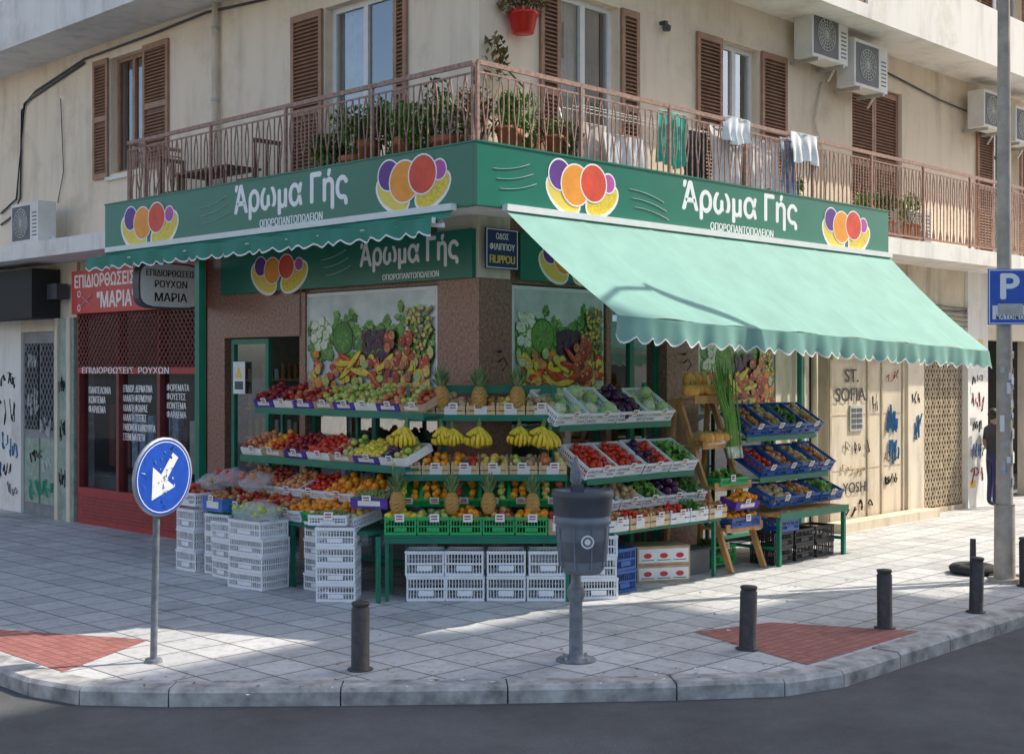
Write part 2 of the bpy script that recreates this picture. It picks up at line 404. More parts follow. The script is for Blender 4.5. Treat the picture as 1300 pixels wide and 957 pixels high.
for z in(5.2,6.2,7.2): mb.cyl((-5.2,-.07,z),(-5.2,-.07,z+.04),.055,.055,'galv',10)
def cable(pts,r=.012,m='bin_dark'): mb.tube(pts,r,m,6)
cable([(-12,-.03,5.2),(-11.4,-.03,5.4),(-11.1,-.03,7.0),(-10.7,-.03,7.15),(-9,-.03,7.42),(-7,-.03,7.45),(-5.5,-.03,7.5),(-4,-.03,7.4)],.018)
cable([(-12,-.03,5.0),(-11.6,-.03,5.1),(-11.25,-.03,5.4),(-11.2,-.03,6.9),(-10.9,-.03,7.05),(-9,-.03,7.36)],.018)
cable([(-9.8,-.03,6.9),(-9.7,-.03,5.7),(-9.9,-.03,5.2)],.008)
mb.build('cables_left',B,FL)
mb=MB()
cable([(7.2,-.03,6.8),(7.0,-.03,6.2),(7.3,-.03,5.6),(7.25,-.03,4.6)],.02,'plaster_low')
cable([(8.9,-.03,7.3),(11,-.03,7.1),(12.9,-.03,7.0)],.015)
cable([(7.0,-.05,0),(7.0,-.05,3.9)],.04,'plaster_low')
cable([(8,-.03,3.55),(10,-.03,3.45),(12,-.03,3.5),(16,-.03,3.4)],.015)
for i in range(5): cable([(7.7,-.04,3.3+.08*i),(9.0,-.04,3.3+.08*i),(12.8,-.04,3.2+.08*i)],.01,'bin_dark')
mb.lathe([(0,0),(.05,.0),(.06,.06),(0,.1)],'bin_dark',12,T((3.3,-.1,6.85)));mb.box(3.27,3.33,-.1,0,6.94,6.98,'bin_dark')
mb.build('cables_right',B,FR)
# --- ground floor left
mb=MB()
mb.box(-.69,0,-.001,.5,0,3.5,'granite')
mb.box(-3.3,-.69,.06,.3,3.46,4.2,'granite'); mb.box(-.69,0,0,.5,3.5,4.2,'plaster_low')
mb.box(-5.07,-3.3,.0,.3,2.9,4.2,'granite'); mb.box(-3.34,-3.22,.0,.25,0,3.46,'granite')
mb.box(-5.5,-5.07,0,.4,0,4.2,'granite')
winframe(mb,-3.22,-.69,.1,3.46,.1,2,'green_frame',.06)
winframe(mb,-4.98,-4.1,.02,2.88,.05,1,'green_frame',.07)
mb.box(-9.3,-5.5,.05,.3,3.95,4.2,'plaster_low')
mb.box(-9.25,-5.55,-.02,.14,0,.5,'red_paint')
for x in(-9.25,-8.0,-6.8,-5.62): mb.box(x,x+.08,-.03,.12,.5,3.35,'dark_red')
mb.box(-9.2,-5.6,-.035,.1,2.4,2.5,'red_paint');mb.box(-9.2,-5.6,-.035,.1,.5,.58,'red_paint')
for i in range(7): mb.box(-9.1,-5.7,-.03,-.021,.09+.055*i,.11+.055*i,'dark_red')
lattice(mb,-9.2,-5.6,2.5,3.35,-.04,.11,.13,'dark_red',.016)
mb.add([(-9.2,.05,.5),(-5.6,.05,.5),(-5.6,.05,3.35),(-9.2,.05,3.35)],[(0,1,2,3)],'shopglass')
mb.box(-9.25,-5.52,-.12,.05,3.35,4.03,'red_sign')
mb.box(-9.98,-9.3,-.06,.3,0,3.3,'door_green'); mb.box(-9.5,-9.38,-.09,-.06,0,3.3,'plaster_low'); mb.box(-9.9,-9.8,-.09,-.06,0,3.3,'plaster_low')
mb.box(-11.3,-9.98,.05,.2,0,3.1,'grey_door'); 
for x in(-11.2,-10.62): mb.box(x,x+.5,.03,.05,.2,1.3,'door_green');mb.box(x,x+.5,.03,.05,1.45,2.9,'dark'); lattice(mb,x,x+.5,1.45,2.9,.015,.12,.18,'grey_door')
mb.box(-26,-11.3,0,.3,0,4.2,'plaster_white')
mb.box(-11.3,-9.98,0,.3,3.1,4.2,'plaster_low');mb.box(-9.98,-9.3,0,.3,3.3,4.2,'plaster_low')
mb.box(-12.6,-9.85,-.5,-.02,3.3,4.1,'dark')
mb.box(-9.84,-9.5,-.25,-.05,3.6,3.85,'bin_dark')
mb.build('left_shopfronts',B,FL)
gr=MB()
for cx,cz,w_,h_,m_ in((-10.9,1.9,.5,.5,'paper'),(-10.4,1.5,.45,.35,'paper'),(-10.8,1.0,.6,.35,'black_text'),(-10.35,.9,.4,.5,'paper'),(-10.9,2.6,.4,.3,'paper')): scribble(gr,cx,cz,w_,h_,.012,m_,1,.022)
scribble(gr,-10.6,.45,1.1,.4,.010,'green_graf',2,.05)
for cx,cz,w_,h_,m_,t_ in((-11.75,2.3,.7,.35,'black_text',.03),(-11.7,1.7,.6,.5,'black_text',.018),(-11.75,1.15,.7,.5,'blue_graf',.035),(-11.9,.7,.6,.35,'black_text',.02),(-11.6,.4,.5,.3,'grey_door',.03),(-12.4,1.6,.8,.8,'black_text',.04),(-12.5,.7,.9,.5,'blue_graf',.04)): scribble(gr,cx,cz,w_,h_,-.006,m_,1,t_)
for z in(.7,1.5,2.2): scribble(gr,-9.64,z,.25,.35,-.095,'black_text',1,.015)
gr.build('left_graffiti',B,FL)
# --- ground floor right
mb=MB()
mb.box(.501,.53,.0,.5,0,3.5,'granite')
winframe(mb,.53,2.21,.1,3.46,.1,2,'green_frame',.05); mb.box(.25,3.0,.28,.5,3.46,4.2,'granite') 
mb.box(.26,4.1,.03,.28,3.46,4.2,'granite')
mb.box(2.21,2.3,0,.3,0,3.46,'granite')
winframe(mb,2.3,3.41,.02,3.46,.12,2,'green_frame',.07)
mb.box(3.41,4.1,-.02,.4,0,3.46,'granite')
winframe(mb,4.1,6.0,.1,3.46,.1,2,'green_frame',.05); mb.box(4.1,6.0,.0,.3,3.46,4.2,'plaster_low')
mb.box(6.0,6.9,0,.4,0,4.2,'plaster_low'); mb.box(6.9,7.45,.3,.5,0,4.2,'dark')
mb.cyl((6.45,-.12,0),(6.45,-.12,3.9),.04,.04,'green_frame',10)
mb.cyl((6.6,-.08,0),(6.6,-.08,3.9),.035,.035,'galv',10)
mb.box(7.45,9.9,0,.3,0,4.2,'marble')
mb.box(7.5,9.85,-.05,0,2.62,2.75,'marble')
for x in(7.47,8.6,9.05,9.75): mb.box(x,x+.05,-.02,0,0,2.6,'beige_metal')
for z in(.9,1.75): mb.box(7.52,9.75,-.008,0,z,z+.012,'beige_metal')
mb.box(8.05,8.45,-.03,0,1.5,1.9,'galv')
for i in range(8): mb.box(8.09+.17*(i%2),8.23+.17*(i%2),-.036,-.03,1.54+.085*(i//2),1.6+.085*(i//2),'bin_dark')
mb.box(9.9,10.45,-.04,.3,0,4.2,'plaster_low')
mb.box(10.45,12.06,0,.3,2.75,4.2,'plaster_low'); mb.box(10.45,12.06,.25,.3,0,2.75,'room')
lattice(mb,10.45,12.06,.1,2.75,.06,.1,.16,'beige_metal',.018)
for i in range(9): mb.box(10.45+.2*i,10.47+.2*i,.05,.08,.05,2.75,'beige_metal')
mb.box(10.45,12.06,.0,.1,0,.08,'beige_metal')
mb.box(12.06,12.86,-.06,.4,0,4.2,'plaster_white')
mb.box(12.86,15.2,0,.3,3.0,4.2,'plaster_low'); mb.box(12.86,15.2,1.2,1.3,0,3.0,'dark')
for x in (15.2,18.9,22.6):
    mb.box(x,x+.6,0,.4,0,4.2,'plaster_low'); mb.box(x+.6,x+3.7,0,.3,3.2,4.2,'grey_concrete')
    winframe(mb,x+.6,x+3.7,.4,3.2,.12,3,'grey_door',.06); mb.box(x+.6,x+3.7,.02,.3,0,.4,'grey_concrete')
mb.box(7.3,10.4,-.35,-.05,.0,.14,'marble')
mb.build('right_shopfronts',B,FR)
gr=MB()
for cx,cz,w_,h_,y_,m_,t_ in((8.2,1.25,.9,.25,-.026,'black_text',.014),(9.4,1.6,.38,.55,-.026,'blue_graf',.04),(9.42,1.15,.36,.5,-.026,'blue_graf',.035),(8.3,.32,1.0,.2,-.026,'black_text',.03),(9.35,.7,.5,.3,-.026,'black_text',.02),(8.83,1.9,.2,.4,-.026,'black_text',.012),(8.2,.9,.8,.15,-.026,'beige_metal',.02),(10.2,1.5,.35,.5,-.046,'blue_graf',.03),(10.15,2.0,.35,.3,-.046,'black_text',.018),(9.4,2.35,.45,.2,-.026,'red_paint',.015),(12.4,2.3,.5,.2,-.066,'black_text',.015),(12.45,1.9,.6,.35,-.066,'red_paint',.018),(12.4,1.45,.5,.25,-.066,'black_text',.02),(12.4,1.0,.6,.3,-.066,'blue_graf',.02),(12.4,.55,.6,.35,-.066,'red_paint',.03)):
    scribble(gr,cx,cz,w_,h_,y_,m_,1,t_)
for i in range(10): gr.box(12.15+.3*(i%2),12.35+.3*(i%2),-.064-.0003*i,-.0605,.35+.28*i,.48+.28*i,random.choice(['paper','cloth_blue','galv','f_yellow']))
gr.build('right_graffiti',B,FR)
text('ST.\nSOFIA.',FR,8.1,-.027,2.22,.95,.5,'black_text',B,1,name='graffiti_text')
text('YOSHI',FR,8.2,-.03,.62,.75,.16,'black_text',B,1,name='graffiti_text')
text('ACAD',FR,9.3,-.03,1.05,.4,.16,'black_text',B,0,name='graffiti_text')
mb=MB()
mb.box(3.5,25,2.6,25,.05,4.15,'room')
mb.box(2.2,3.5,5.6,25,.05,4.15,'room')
for z in(.3,.7,1.1,1.5,1.9,2.3):
    mb.box(.35,2.6,4.95,5.3,z,z+.03,'wood_light')
    for i in range(20): 
        xx=.4+.11*i;mb.cyl((xx,5.02,z+.03),(xx,5.02,z+.03+random.uniform(.14,.27)),.04,.034,random.choice(['f_potato','f_onion','f_yellow','paper','paper','wood_light','mk_red','f_lemon']),8)
mb.box(.33,2.6,5.3,5.34,.05,3,'curtain')
mb.box(1.2,1.25,5.6,9.2,.1,3.9,'room')
for i in range(14):
    y=5.8+.24*i; c=random.choice(['cloth_dark','cloth_white','dark_red','cloth_blue','cloth_blue','cloth_dark','curtain'])
    mb.box(.45,.55,y,y+.16,.9,1.9-random.random()*.3,c)
mb.box(.3,.9,5.7,9.1,.5,.75,'cloth_dark')
mb.build('shop_interior',B)
# --- grocery signs
mb=MB()
mb.box(-.92,7.6,-.92,-.863,4.17,4.8,'green_sign'); mb.box(-.92,-.863,-.86,6.7,4.17,4.8,'green_sign')
for z0,z1 in((4.15,4.17),(4.8,4.82)):
    mb.box(-.93,7.61,-.93,-.863,z0,z1,'green_frame');mb.box(-.93,-.863,-.86,6.71,z0,z1,'green_frame')
mb.box(-.06,-.001,.05,5.07,3.5,4.05,'green_sign'); mb.box(.62,3.3,-.05,-.001,3.5,4.05,'green_sign')
S=mb.build('grocery_fascia_sign')
def mark(F,cx,cz,y,w,h,par):
    q=MB();
    for i,(dx,dz,rx,rz,rot,c) in enumerate([(-.22,-.2,.24,.15,-.5,'white_text'),(-.22,-.2,.22,.12,-.5,'yellow_text'),(.28,-.22,.24,.14,.45,'white_text'),(.28,-.22,.22,.11,.45,'f_lemon')]):
        q.disc(cx+dx*w,cz+dz*h,y-.0007*i,rx*w,rz*w,c,24,rot)
    for i,(dx,dz,r,c) in enumerate([(-.27,.15,.3,'white_text'),(-.27,.15,.27,'mk_purple'),(.36,.12,.2,'white_text'),(.36,.12,.17,'mk_pink'),(-.07,.0,.4,'white_text'),(-.07,.0,.37,'mk_orange'),(.16,.08,.37,'white_text'),(.16,.08,.34,'mk_red')]):
        q.disc(cx+dx*w,cz+dz*h,y-.004-.0007*i,r*h*1.05,r*h,c)
    q.build('plain_mark',par,F)
def swirl(F,cx,cz,y,w,par,flip=1):
    q=MB()
    for i in range(3):
        pr=None
        for j in range(9):
            t=j/8; p=(cx+(t-.5)*w+.05*i,y,cz+.1-.1*i+flip*(.1*t*t)-.05)
            if pr: q.beam(pr,p,.002,.018,'white_text',(0,1,0))
            pr=p
    q.build('swirl_lines',par,F)
sy=-.922
text('Άρωμα Γής',FL,-2.32,sy,4.545,2.25,.45,'white_text',S,2);text('ΟΠΩΡΟΠΑΝΤΟΠΩΛΕΙΟΝ',FL,-2.28,sy,4.25,1.25,.095,'white_text',S,1)
text('Άρωμα Γής',FR,3.82,sy,4.545,2.55,.45,'white_text',S,2);text('ΟΠΩΡΟΠΑΝΤΟΠΩΛΕΙΟΝ',FR,3.82,sy,4.25,1.4,.095,'white_text',S,1)
mark(FL,-.12,4.5,sy,1.3,.6,S);mark(FL,-5.55,4.47,sy,1.6,.58,S);mark(FR,.68,4.5,sy,1.3,.6,S);mark(FR,6.35,4.47,sy,1.4,.58,S)
swirl(FL,-3.95,4.5,sy,.65,S);swirl(FR,1.85,4.5,sy,.65,S,-1);swirl(FR,-.42,4.5,sy,.55,S)
text('Άρωμα Γής',FL,-1.15,-.062,3.83,1.75,.36,'white_text',S,2);text('ΟΠΩΡΟΠΑΝΤΟΠΩΛΕΙΟΝ',FL,-1.1,-.062,3.57,1.0,.07,'white_text',S,1)
mark(FL,-3.75,3.77,-.062,1.35,.46,S);swirl(FL,-2.55,3.8,-.062,.5,S);mark(FR,1.45,3.77,-.052,1.2,.45,S)
# posters
def poster(name,F,x0,x1,z0,z1,y):
    q=MB();q.box(x0-.04,x1+.04,y,y+.03,z0-.04,z1+.04,'white_paint');q.box(x0,x1,y-.002,y,z0,z1,'poster_bg')
    w=x1-x0;h=z1-z0;L=[0];rr=random.random
    def one(X,Z,rx,rz,m,n,rot,jag):
        L[0]+=1
        if rot:
            r=max(rx,rz)
            if X-r<x0 or X+r>x1 or Z-r<z0 or Z+r>z1: rot=0
        rx=min(rx,X-x0,x1-X) ;rz=min(rz,Z-z0,z1-Z)
        if rx<.006 or rz<.006:return
        q.disc(X,Z,y-.003-.00002*L[0],rx,rz,m,n,rot,jag)
    def bl(px,pz,rx,rz,m,jag=0,rot=0,n=16):
        X=x0+px*w;Z=z0+pz*h
        if jag:
            one(X+.012,Z-.015,rx*1.08,rz*1.08,'p_dkgreen' if m!='p_white' else 'p_green',n,0,jag)
            one(X,Z,rx,rz,m,n,0,jag); one(X-.01,Z+.012,rx*.6,rz*.6,m,n,0,jag)
            return
        one(X+.006,Z-.008,rx*1.1,rz*1.1,'p_shadow',n,rot,0); one(X,Z,rx,rz,m,n,rot,0)
        if rot==0: one(X-.25*rx,Z+.3*rz,rx*.45,rz*.4,m,10,0,0); one(X-.32*rx,Z+.38*rz,rx*.14,rz*.11,'paper',8,0,0)
        else: one(X,Z+.3*rz,rx*.7,rz*.18,'f_lemon' if m!='f_tomato' else 'f_pink',10,rot,0)
    for i in range(170):
        px=rr();top=.92-.18*abs(math.sin(px*7+1));bl(px,.36+(top-.36)*(1-i/170*.9)*(.6+.4*rr()),.05+.06*rr(),.05+.06*rr(),'p_green',.5,0,26)
    for i in range(18): bl(.05+.15*rr(),.48+.28*rr(),.075,.07,'p_white',.3,0,22)
    one(x0+.3*w,z0+.58*h,.2,.21,'p_dkgreen',30,0,0);one(x0+.3*w,z0+.58*h,.19,.2,'leaf_bright',30,0,.04)
    for i in range(40):
        a=rr()*6.28;one(x0+.3*w+.1*math.cos(a)*(.5+rr()*.7),z0+.58*h+.1*math.sin(a)*(.5+rr()*.7),.05*(.4+rr()),.012,'p_green',10,a,.2)
    for i in range(130): bl(.46+.26*rr(),.32+.32*rr(),.022+.015*rr(),.022+.015*rr(),'p_dark')
    for i in range(120): bl(.8+.18*rr(),.3+.55*rr(),.026,.026,random.choice(['f_greenapple','f_yellow','f_grape','f_grape']))
    for i in range(130): bl(rr(),.38*(1-i/130)+.06*rr(),.035+.04*rr(),.035+.035*rr(),random.choice(['f_tomato','f_tomato','f_redapple','f_orange','f_lemon','f_greenapple','f_pink','f_yellow','f_cabbage']))
    for i in range(14): bl(.3+.4*rr(),.08+.32*rr(),.17,.035,random.choice(['f_banana','f_tomato','f_banana','f_tomato']),0,rr()*1.5-.75)
    for i in range(26): bl(.66+.17*rr(),.2+.4*rr(),.055,.055,'f_redapple')
    for i in range(110): bl(rr(),.01+.1*rr(),.028,.026,random.choice(['f_redapple','p_white','f_tomato','f_greenapple','f_lemon','f_grape']))
    q.build(name,None,F)
poster('produce_poster',FL,-3.2,-.75,2.1,3.4,.03)
poster('produce_poster',FR,.6,2.15,2.1,3.4,.03)
poster('produce_poster',FR,4.2,5.95,1.9,3.1,.03)
def awn(name,F,x0,x1,yb,zb,yf,zf0,zf1,val,mt='awning'):
    q=MB();n=int((x1-x0)/.045);k=8;vs=[]
    for i in range(n+1):
        x=x0+(x1-x0)*i/n;zf=zf0+(zf1-zf0)*i/n
        seam=.012*max(0,1-abs(((x-x0+.6)%1.2)-.6)/.05)
        for j in range(k+1):
            t=j/k;vs.append((x,yb+(yf-yb)*t,zb+(zf-zb)*t-.05*math.sin(math.pi*t)*(1+.25*math.sin(x*2.7))+.014*math.sin(x*5.2)*t+seam))
    fs=[(i*(k+1)+j,i*(k+1)+j+1,(i+1)*(k+1)+j+1,(i+1)*(k+1)+j) for i in range(n) for j in range(k)]
    q.add(vs,fs,mt,True)
    vs=[];wv=.26
    for i in range(n+1):
        x=x0+(x1-x0)*i/n;zf=zf0+(zf1-zf0)*i/n;s=abs(math.sin(math.pi*(x-x0)/wv));yo=.03*math.sin(x*9)+.015*math.sin(x*23)
        b=zf-val*(.72+.28*s)
        vs+=[(x,yf-.005,zf),(x,yf-.005+yo*.5,zf-val*.5),(x,yf-.005+yo,b+.02),(x,yf-.005+yo,b)]
    fs=[];fw=[]
    for i in range(n):
        a=4*i
        fs+=[(a,a+1,a+5,a+4),(a+1,a+2,a+6,a+5)];fw+=[(a+2,a+3,a+7,a+6)]
    q.add(vs,fs,mt,True);q.add(vs,fw,'white_paint',True)
    q.beam((x0,yf+.03,zf0-.03),(x1,yf+.03,zf1-.03),.05,.06,'white_paint')
    q.beam((x0,yb-.02,zb+.02),(x1,yb-.02,zb+.02),.08,.07,'white_paint')
    for x in(x0+.25,(x0+x1)/2,x1-.25):
        zf=zf0+(zf1-zf0)*(x-x0)/(x1-x0)
        ym=(yb+yf)/2
        q.beam((x,yb,zb-.08),(x+.25,ym,(zb+zf)/2-.13),.03,.04,'white_paint');q.beam((x+.25,ym,(zb+zf)/2-.13),(x,yf+.04,zf-.05),.03,.04,'white_paint')
    return q.build(name,None,F)
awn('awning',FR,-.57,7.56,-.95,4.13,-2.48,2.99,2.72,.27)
awn('awning',FL,-6.55,.62,-.95,4.13,-1.28,4.02,4.02,.2,'awning_shaded')
text('ΕΠΙΔΙΟΡΘΩΣΕΙΣ',FL,-8.22,-.122,3.86,1.85,.2,'white_text',B,2);text('"ΜΑΡΙΑ"',FL,-7.85,-.122,3.55,1.15,.24,'white_text',B,2)
q=MB()
for s in(-1,1):
    q.beam((-8.95,-.123,3.55+.1*s),(-8.6,-.123,3.55-.08*s),.002,.035,'white_text',(0,1,0))
    q.lathe([(.035,0),(.055,0)],'white_text',14,T((-9.0,-.124,3.55+.11*s))@RX(90))
q.build('scissors_mark',B,FL)
text('ΕΠΙΔΙΟΡΘΩΣΕΙΣ  ΡΟΥΧΩΝ',FL,-7.75,-.045,2.45,2.6,.1,'white_text',B,1)
text('ΠΑΝΤΕΛΟΝΙΑ\nΚΟΝΤΕΜΑ\nΦΑΡΔΕΜΑ',FL,-8.65,.045,1.98,.7,.42,'white_text',B,1,align='LEFT')
text('ΕΠΙΔΙΟΡ. ΔΕΡΜΑΤΙΝΑ\nΑΛΛΑΓΗ ΦΕΡΜΟΥΑΡ\nΑΛΛΑΓΗ ΦΟΔΡΑΣ\nΑΛΛΑΓΗ ΤΣΕΠΕΣ\nΡΑΒΟΝΤΑΙ ΚΑΙΝΟΥΡΓΙΑ\nΣΤΕΝΕΜΑ ΠΕΤΑ',FL,-7.45,.045,1.8,.95,.85,'white_text',B,1,align='LEFT')
text('ΦΟΡΕΜΑΤΑ\nΦΟΥΣΤΕΣ\nΚΟΝΤΕΜΑ\nΦΑΡΔΕΜΑ',FL,-6.35,.045,2.0,.6,.5,'white_text',B,1,align='LEFT')
q=MB();n=20;pts=[]
for i in range(n):
    a=2*math.pi*i/n;c=math.cos(a);s_=math.sin(a);pts.append((.5*(abs(c)**.45)*(1 if c>0 else -1),.32*(abs(s_)**.45)*(1 if s_>0 else -1)))
v=[(p[0],-.08,p[1]) for p in pts]+[(p[0],.08,p[1]) for p in pts]
q.add(v,[tuple(range(n)),tuple(reversed(range(n,2*n)))],'bin_dark');q.add(v,[(i,n+i,n+(i+1)%n,(i+1)%n) for i in range(n)],'bin_dark')
v2=[(p[0]*.95,-.082,p[1]*.93) for p in pts];q.add(v2,[tuple(range(n))],'paper')
q.beam((.45,0,.2),(.62,0,.2),.03,.03,'dark')
hs=q.build('hanging_shop_sign',None,T((-.57,5.6,3.62)))
text('ΕΠΙΔΙΟΡΘΩΣΕΙΣ',I4,0,-.084,.17,.76,.09,'black_text',hs,1);text('ΡΟΥΧΩΝ',I4,0,-.084,.02,.5,.1,'black_text',hs,1);text('ΜΑΡΙΑ',I4,0,-.084,-.16,.5,.12,'black_text',hs,1)
q=MB();q.box(.04,.56,-.09,-.07,3.6,4.06,'street_blue')
for a,b,c,d in((.05,.55,3.61,3.62),(.05,.55,4.04,4.05),(.05,.06,3.62,4.04),(.54,.55,3.62,4.04)): q.box(a,b,-.093,-.09,c,d,'white_text')
q.box(.25,.35,-.07,0,3.7,3.75,'galv')
ss=q.build('street_name_sign',None,T((-.02,0,0)))
text('ΟΔΟΣ',I4,.3,-.094,3.97,.2,.07,'white_text',ss,1);text('ΦΙΛΙΠΠΟΥ',I4,.3,-.094,3.85,.4,.08,'white_text',ss,1);text('FILIPPOU',I4,.3,-.094,3.71,.4,.09,'yellow_text',ss,1)
def ac(F,x,z,w=.85,h=.6,y=-.45):
    q=MB();q.box(-w/2,w/2,-.3,0,0,h,'ac')
    q.box(-w/2+.05,w/2-.28,-.306,-.3,.05,h-.05,'ac_grill')
    cx=(-w/2+.05+w/2-.28)/2
    for i in range(5):
        r=.05+.045*i; q.lathe([(r,0),(r+.008,0),(r+.008,.01),(r,.01)],'ac',20,T((cx,-.306,h/2))@RX(90))
    for i in range(8):
        a=i*math.pi/8; q.beam((cx-math.cos(a)*.24,-.318,h/2-math.sin(a)*.24),(cx+math.cos(a)*.24,-.318,h/2+math.sin(a)*.24),.005,.006,'ac',(0,1,0))
    for i in range(7): q.box(w/2-.2,w/2-.05,-.304,-.3,.1+.06*i,.12+.06*i,'ac_grill')
    for s in(-1,1): q.box(s*w*.35-.02,s*w*.35+.02,-.32,.14,-.05,0,'galv')
    q.tube([(w/2,-.1,.1),(w/2+.08,-.05,.05),(w/2+.1,.1,-.15)],.02,'white_paint',6)
    return q.build('air_conditioner',None,F@T((x,y+.3,z)))
ac(FR,6.75,6.98,1.0,.72,-.45);ac(FR,7.85,6.72,1.0,.7,-.5);ac(FL,-9.9,4.5,.95,.65,-.6);ac(FR,12.3,6.7,.9,.65);ac(FR,13.6,6.6,.9,.65);ac(FR,9.6,4.5,.8,.55,-.4)
# ------------------------------------------------------------ ground
q=MB();q.add([(-300,-300,-.13),(300,-300,-.13),(300,300,-.13),(-300,300,-.13)],[(0,1,2,3)],'asphalt');q.build('road')
path=[(40,-5),(-.7,-5),(-1.3,-4.82),(-2.0,-4.28),(-3.0,-3.4),(-3.95,-2.52),(-4.9,-1.6),(-5.35,-1.05),(-5.5,-.5),(-5.5,40)]
def offs(path,d):
    out=[]
    for i,p in enumerate(path):
        a=Vector(path[max(i-1,0)]);b=Vector(path[min(i+1,len(path)-1)]);t=(b-a).normalized();nrm=Vector((-t.y,t.x))
        out.append((p[0]+nrm.x*d,p[1]+nrm.y*d))
    return out
inner=offs(path,-.28)
q=MB();q.add([(x,y,0) for x,y in inner]+[(40,40,0)],[tuple(reversed(range(len(inner)+1)))],'pave');q.build('pavement')
q=MB()
pts=[Vector(p) for p in path];ipts=[Vector(p) for p in inner]
for i in range(len(pts)-1):
    L=(pts[i+1]-pts[i]).length;n=max(1,round(L/.95))
    for j in range(n):
        g=.006/L;t0=j/n+g;t1=(j+1)/n-g
        a=pts[i].lerp(pts[i+1],t0);b=pts[i].lerp(pts[i+1],t1);c=ipts[i].lerp(ipts[i+1],t1);d=ipts[i].lerp(ipts[i+1],t0)
        z=.006+random.uniform(-.006,.006);e=.03
        ai=a.lerp(d,.1);bi=b.lerp(c,.1)
        v=[(a.x,a.y,-.2),(b.x,b.y,-.2),(c.x,c.y,-.2),(d.x,d.y,-.2),(a.x,a.y,z-e),(b.x,b.y,z-e),(bi.x,bi.y,z),(ai.x,ai.y,z),(c.x,c.y,z),(d.x,d.y,z)]
        q.add(v,[(0,1,5,4),(4,5,6,7),(7,6,8,9),(1,2,8,6,5),(3,0,4,7,9),(2,3,9,8)],'kerb')
q.build('kerb')
q=MB();q.add([(-.26,-3.15,.004),(-.72,-4.66,.004),(1.25,-4.66,.004),(.65,-3.42,.004)],[(0,1,2,3)],'redpave');
q.add([(-5.18,1.7,.004),(-5.18,-.45,.004),(-4.02,.19,.004),(-4.78,1.65,.004)],[(0,1,2,3)],'redpave');q.build('red_paving_ramp')
q=MB()
for i in range(150):
    s=random.random();
    if s<.6:
        k=random.randint(1,7);a=Vector(path[k]);b=Vector(path[k+1]) if k<8 else Vector((-5.5,4));p=a.lerp(b,random.random());p=p+(Vector((0,0))-p).normalized()*random.uniform(-.25,.5);z=.012
    else: p=Vector((random.uniform(-3.5,6),random.uniform(-4.4,-1)));z=.006
    if p.x<-5.1 or p.y<-4.7: continue
    r=random.uniform(.012,.035);th=random.uniform(0,6.28)
    q.add([(p.x+r*math.cos(th),p.y+r*math.sin(th),z+.006),(p.x-r*.5*math.sin(th),p.y+r*.5*math.cos(th),z),(p.x-r*math.cos(th),p.y-r*math.sin(th),z+.004),(p.x+r*.5*math.sin(th),p.y-r*.5*math.cos(th),z+.002)],[(0,1,2,3)],'leaf_dry' if i%5 else 'paper')
q.build('ground_litter')
# ------------------------------------------------------------ street furniture
for (x,y,h,r) in[(-3.43,-2.12,.56,.075),(-.54,-3.95,.56,.075),(1.17,-4.35,.56,.072),(2.56,-4.61,.56,.07),(4.5,-4.3,.56,.07),(6.4,-4.5,.5,.07),(8.5,-4.5,.5,.07)]:
    q=MB();q.lathe([(0,0),(r+.03,0),(r+.03,.012),(r,.015),(r,h-.05),(r-.008,h-.045),(r-.008,h-.03),(r,h-.025),(r,h-.006),(r-.01,h),(0,h)],'bollard',20);q.build('bollard',None,T((x,y,0))@RX(random.uniform(-1.5,1.5))@RY(random.uniform(-1.5,1.5)))
q=MB();q.lathe([(0,0),(.17,0),(.17,.015),(.16,.02),(.075,.03),(.06,.06),(.055,.5),(.075,.55),(.075,.6),(.045,.66),(.035,1.5),(.05,1.52),(.05,1.6),(.03,1.66),(.015,1.73),(0,1.735)],'post_grey',20)
for a in range(4): q.cyl((.13*math.cos(a*1.57+.7),.13*math.sin(a*1.57+.7),.02),(.13*math.cos(a*1.57+.7),.13*math.sin(a*1.57+.7),.045),.014,.014,'galv',6)
bx,by=0,-.30
X=T((bx,by,0))
q.lathe([(0,.79),(.15,.79),(.175,.82),(.195,.9),(.215,1.15),(.22,1.19),(.235,1.2),(.235,1.24),(.225,1.26),(.235,1.40),(.25,1.42),(.25,1.47),(.235,1.47),(.22,1.3),(.2,.9),(0,.9)],'grey_bin',28,X)
q.lathe([(.236,1.27),(.246,1.4),(.256,1.42),(.256,1.475),(.23,1.475)],'bin_dark',28,X)
for i in range(9):
    a=i*.7; q.beam((bx+.19*math.cos(a),by+.19*math.sin(a),.84),(bx+.222*math.cos(a),by+.222*math.sin(a),1.17),.012,.012,'grey_bin')
q.beam((0,0,1.1),(0,-.1,1.1),.06,.04,'post_grey');q.beam((0,0,1.42),(0,-.07,1.42),.06,.04,'post_grey');q.box(-.05,.05,-.09,-.03,.78,1.5,'bin_dark')
q.disc(0,1.07,by-.218,.055,.055,'paper');q.disc(0,1.07,by-.2195,.042,.042,'grey_bin');q.disc(0,1.07,by-.221,.025,.025,'paper')
q.build('litter_bin',None,T((-1.93,-3.16,0))@RZ(-38))
q=MB();q.cyl((0,0,0),(.05,0,1.75),.03,.03,'post_grey',12);q.cyl((0,0,0),(0,0,.03),.08,.07,'post_grey',12)
Ms=T((.06,-.04,1.56))@RX(3)
q.M=Ms
q.disc(0,0,-.02,.32,.32,'sign_blue',32)
q.lathe([(.32,-.02),(.335,-.012),(.335,.012),(.3,.012),(0,.01)],'galv',32,RX(90)@T((0,0,.006)))
q.lathe([(.295,0),(.303,0)],'white_text',32,T((0,-.0215,0))@RX(90))
q.M=Ms@RY(35)
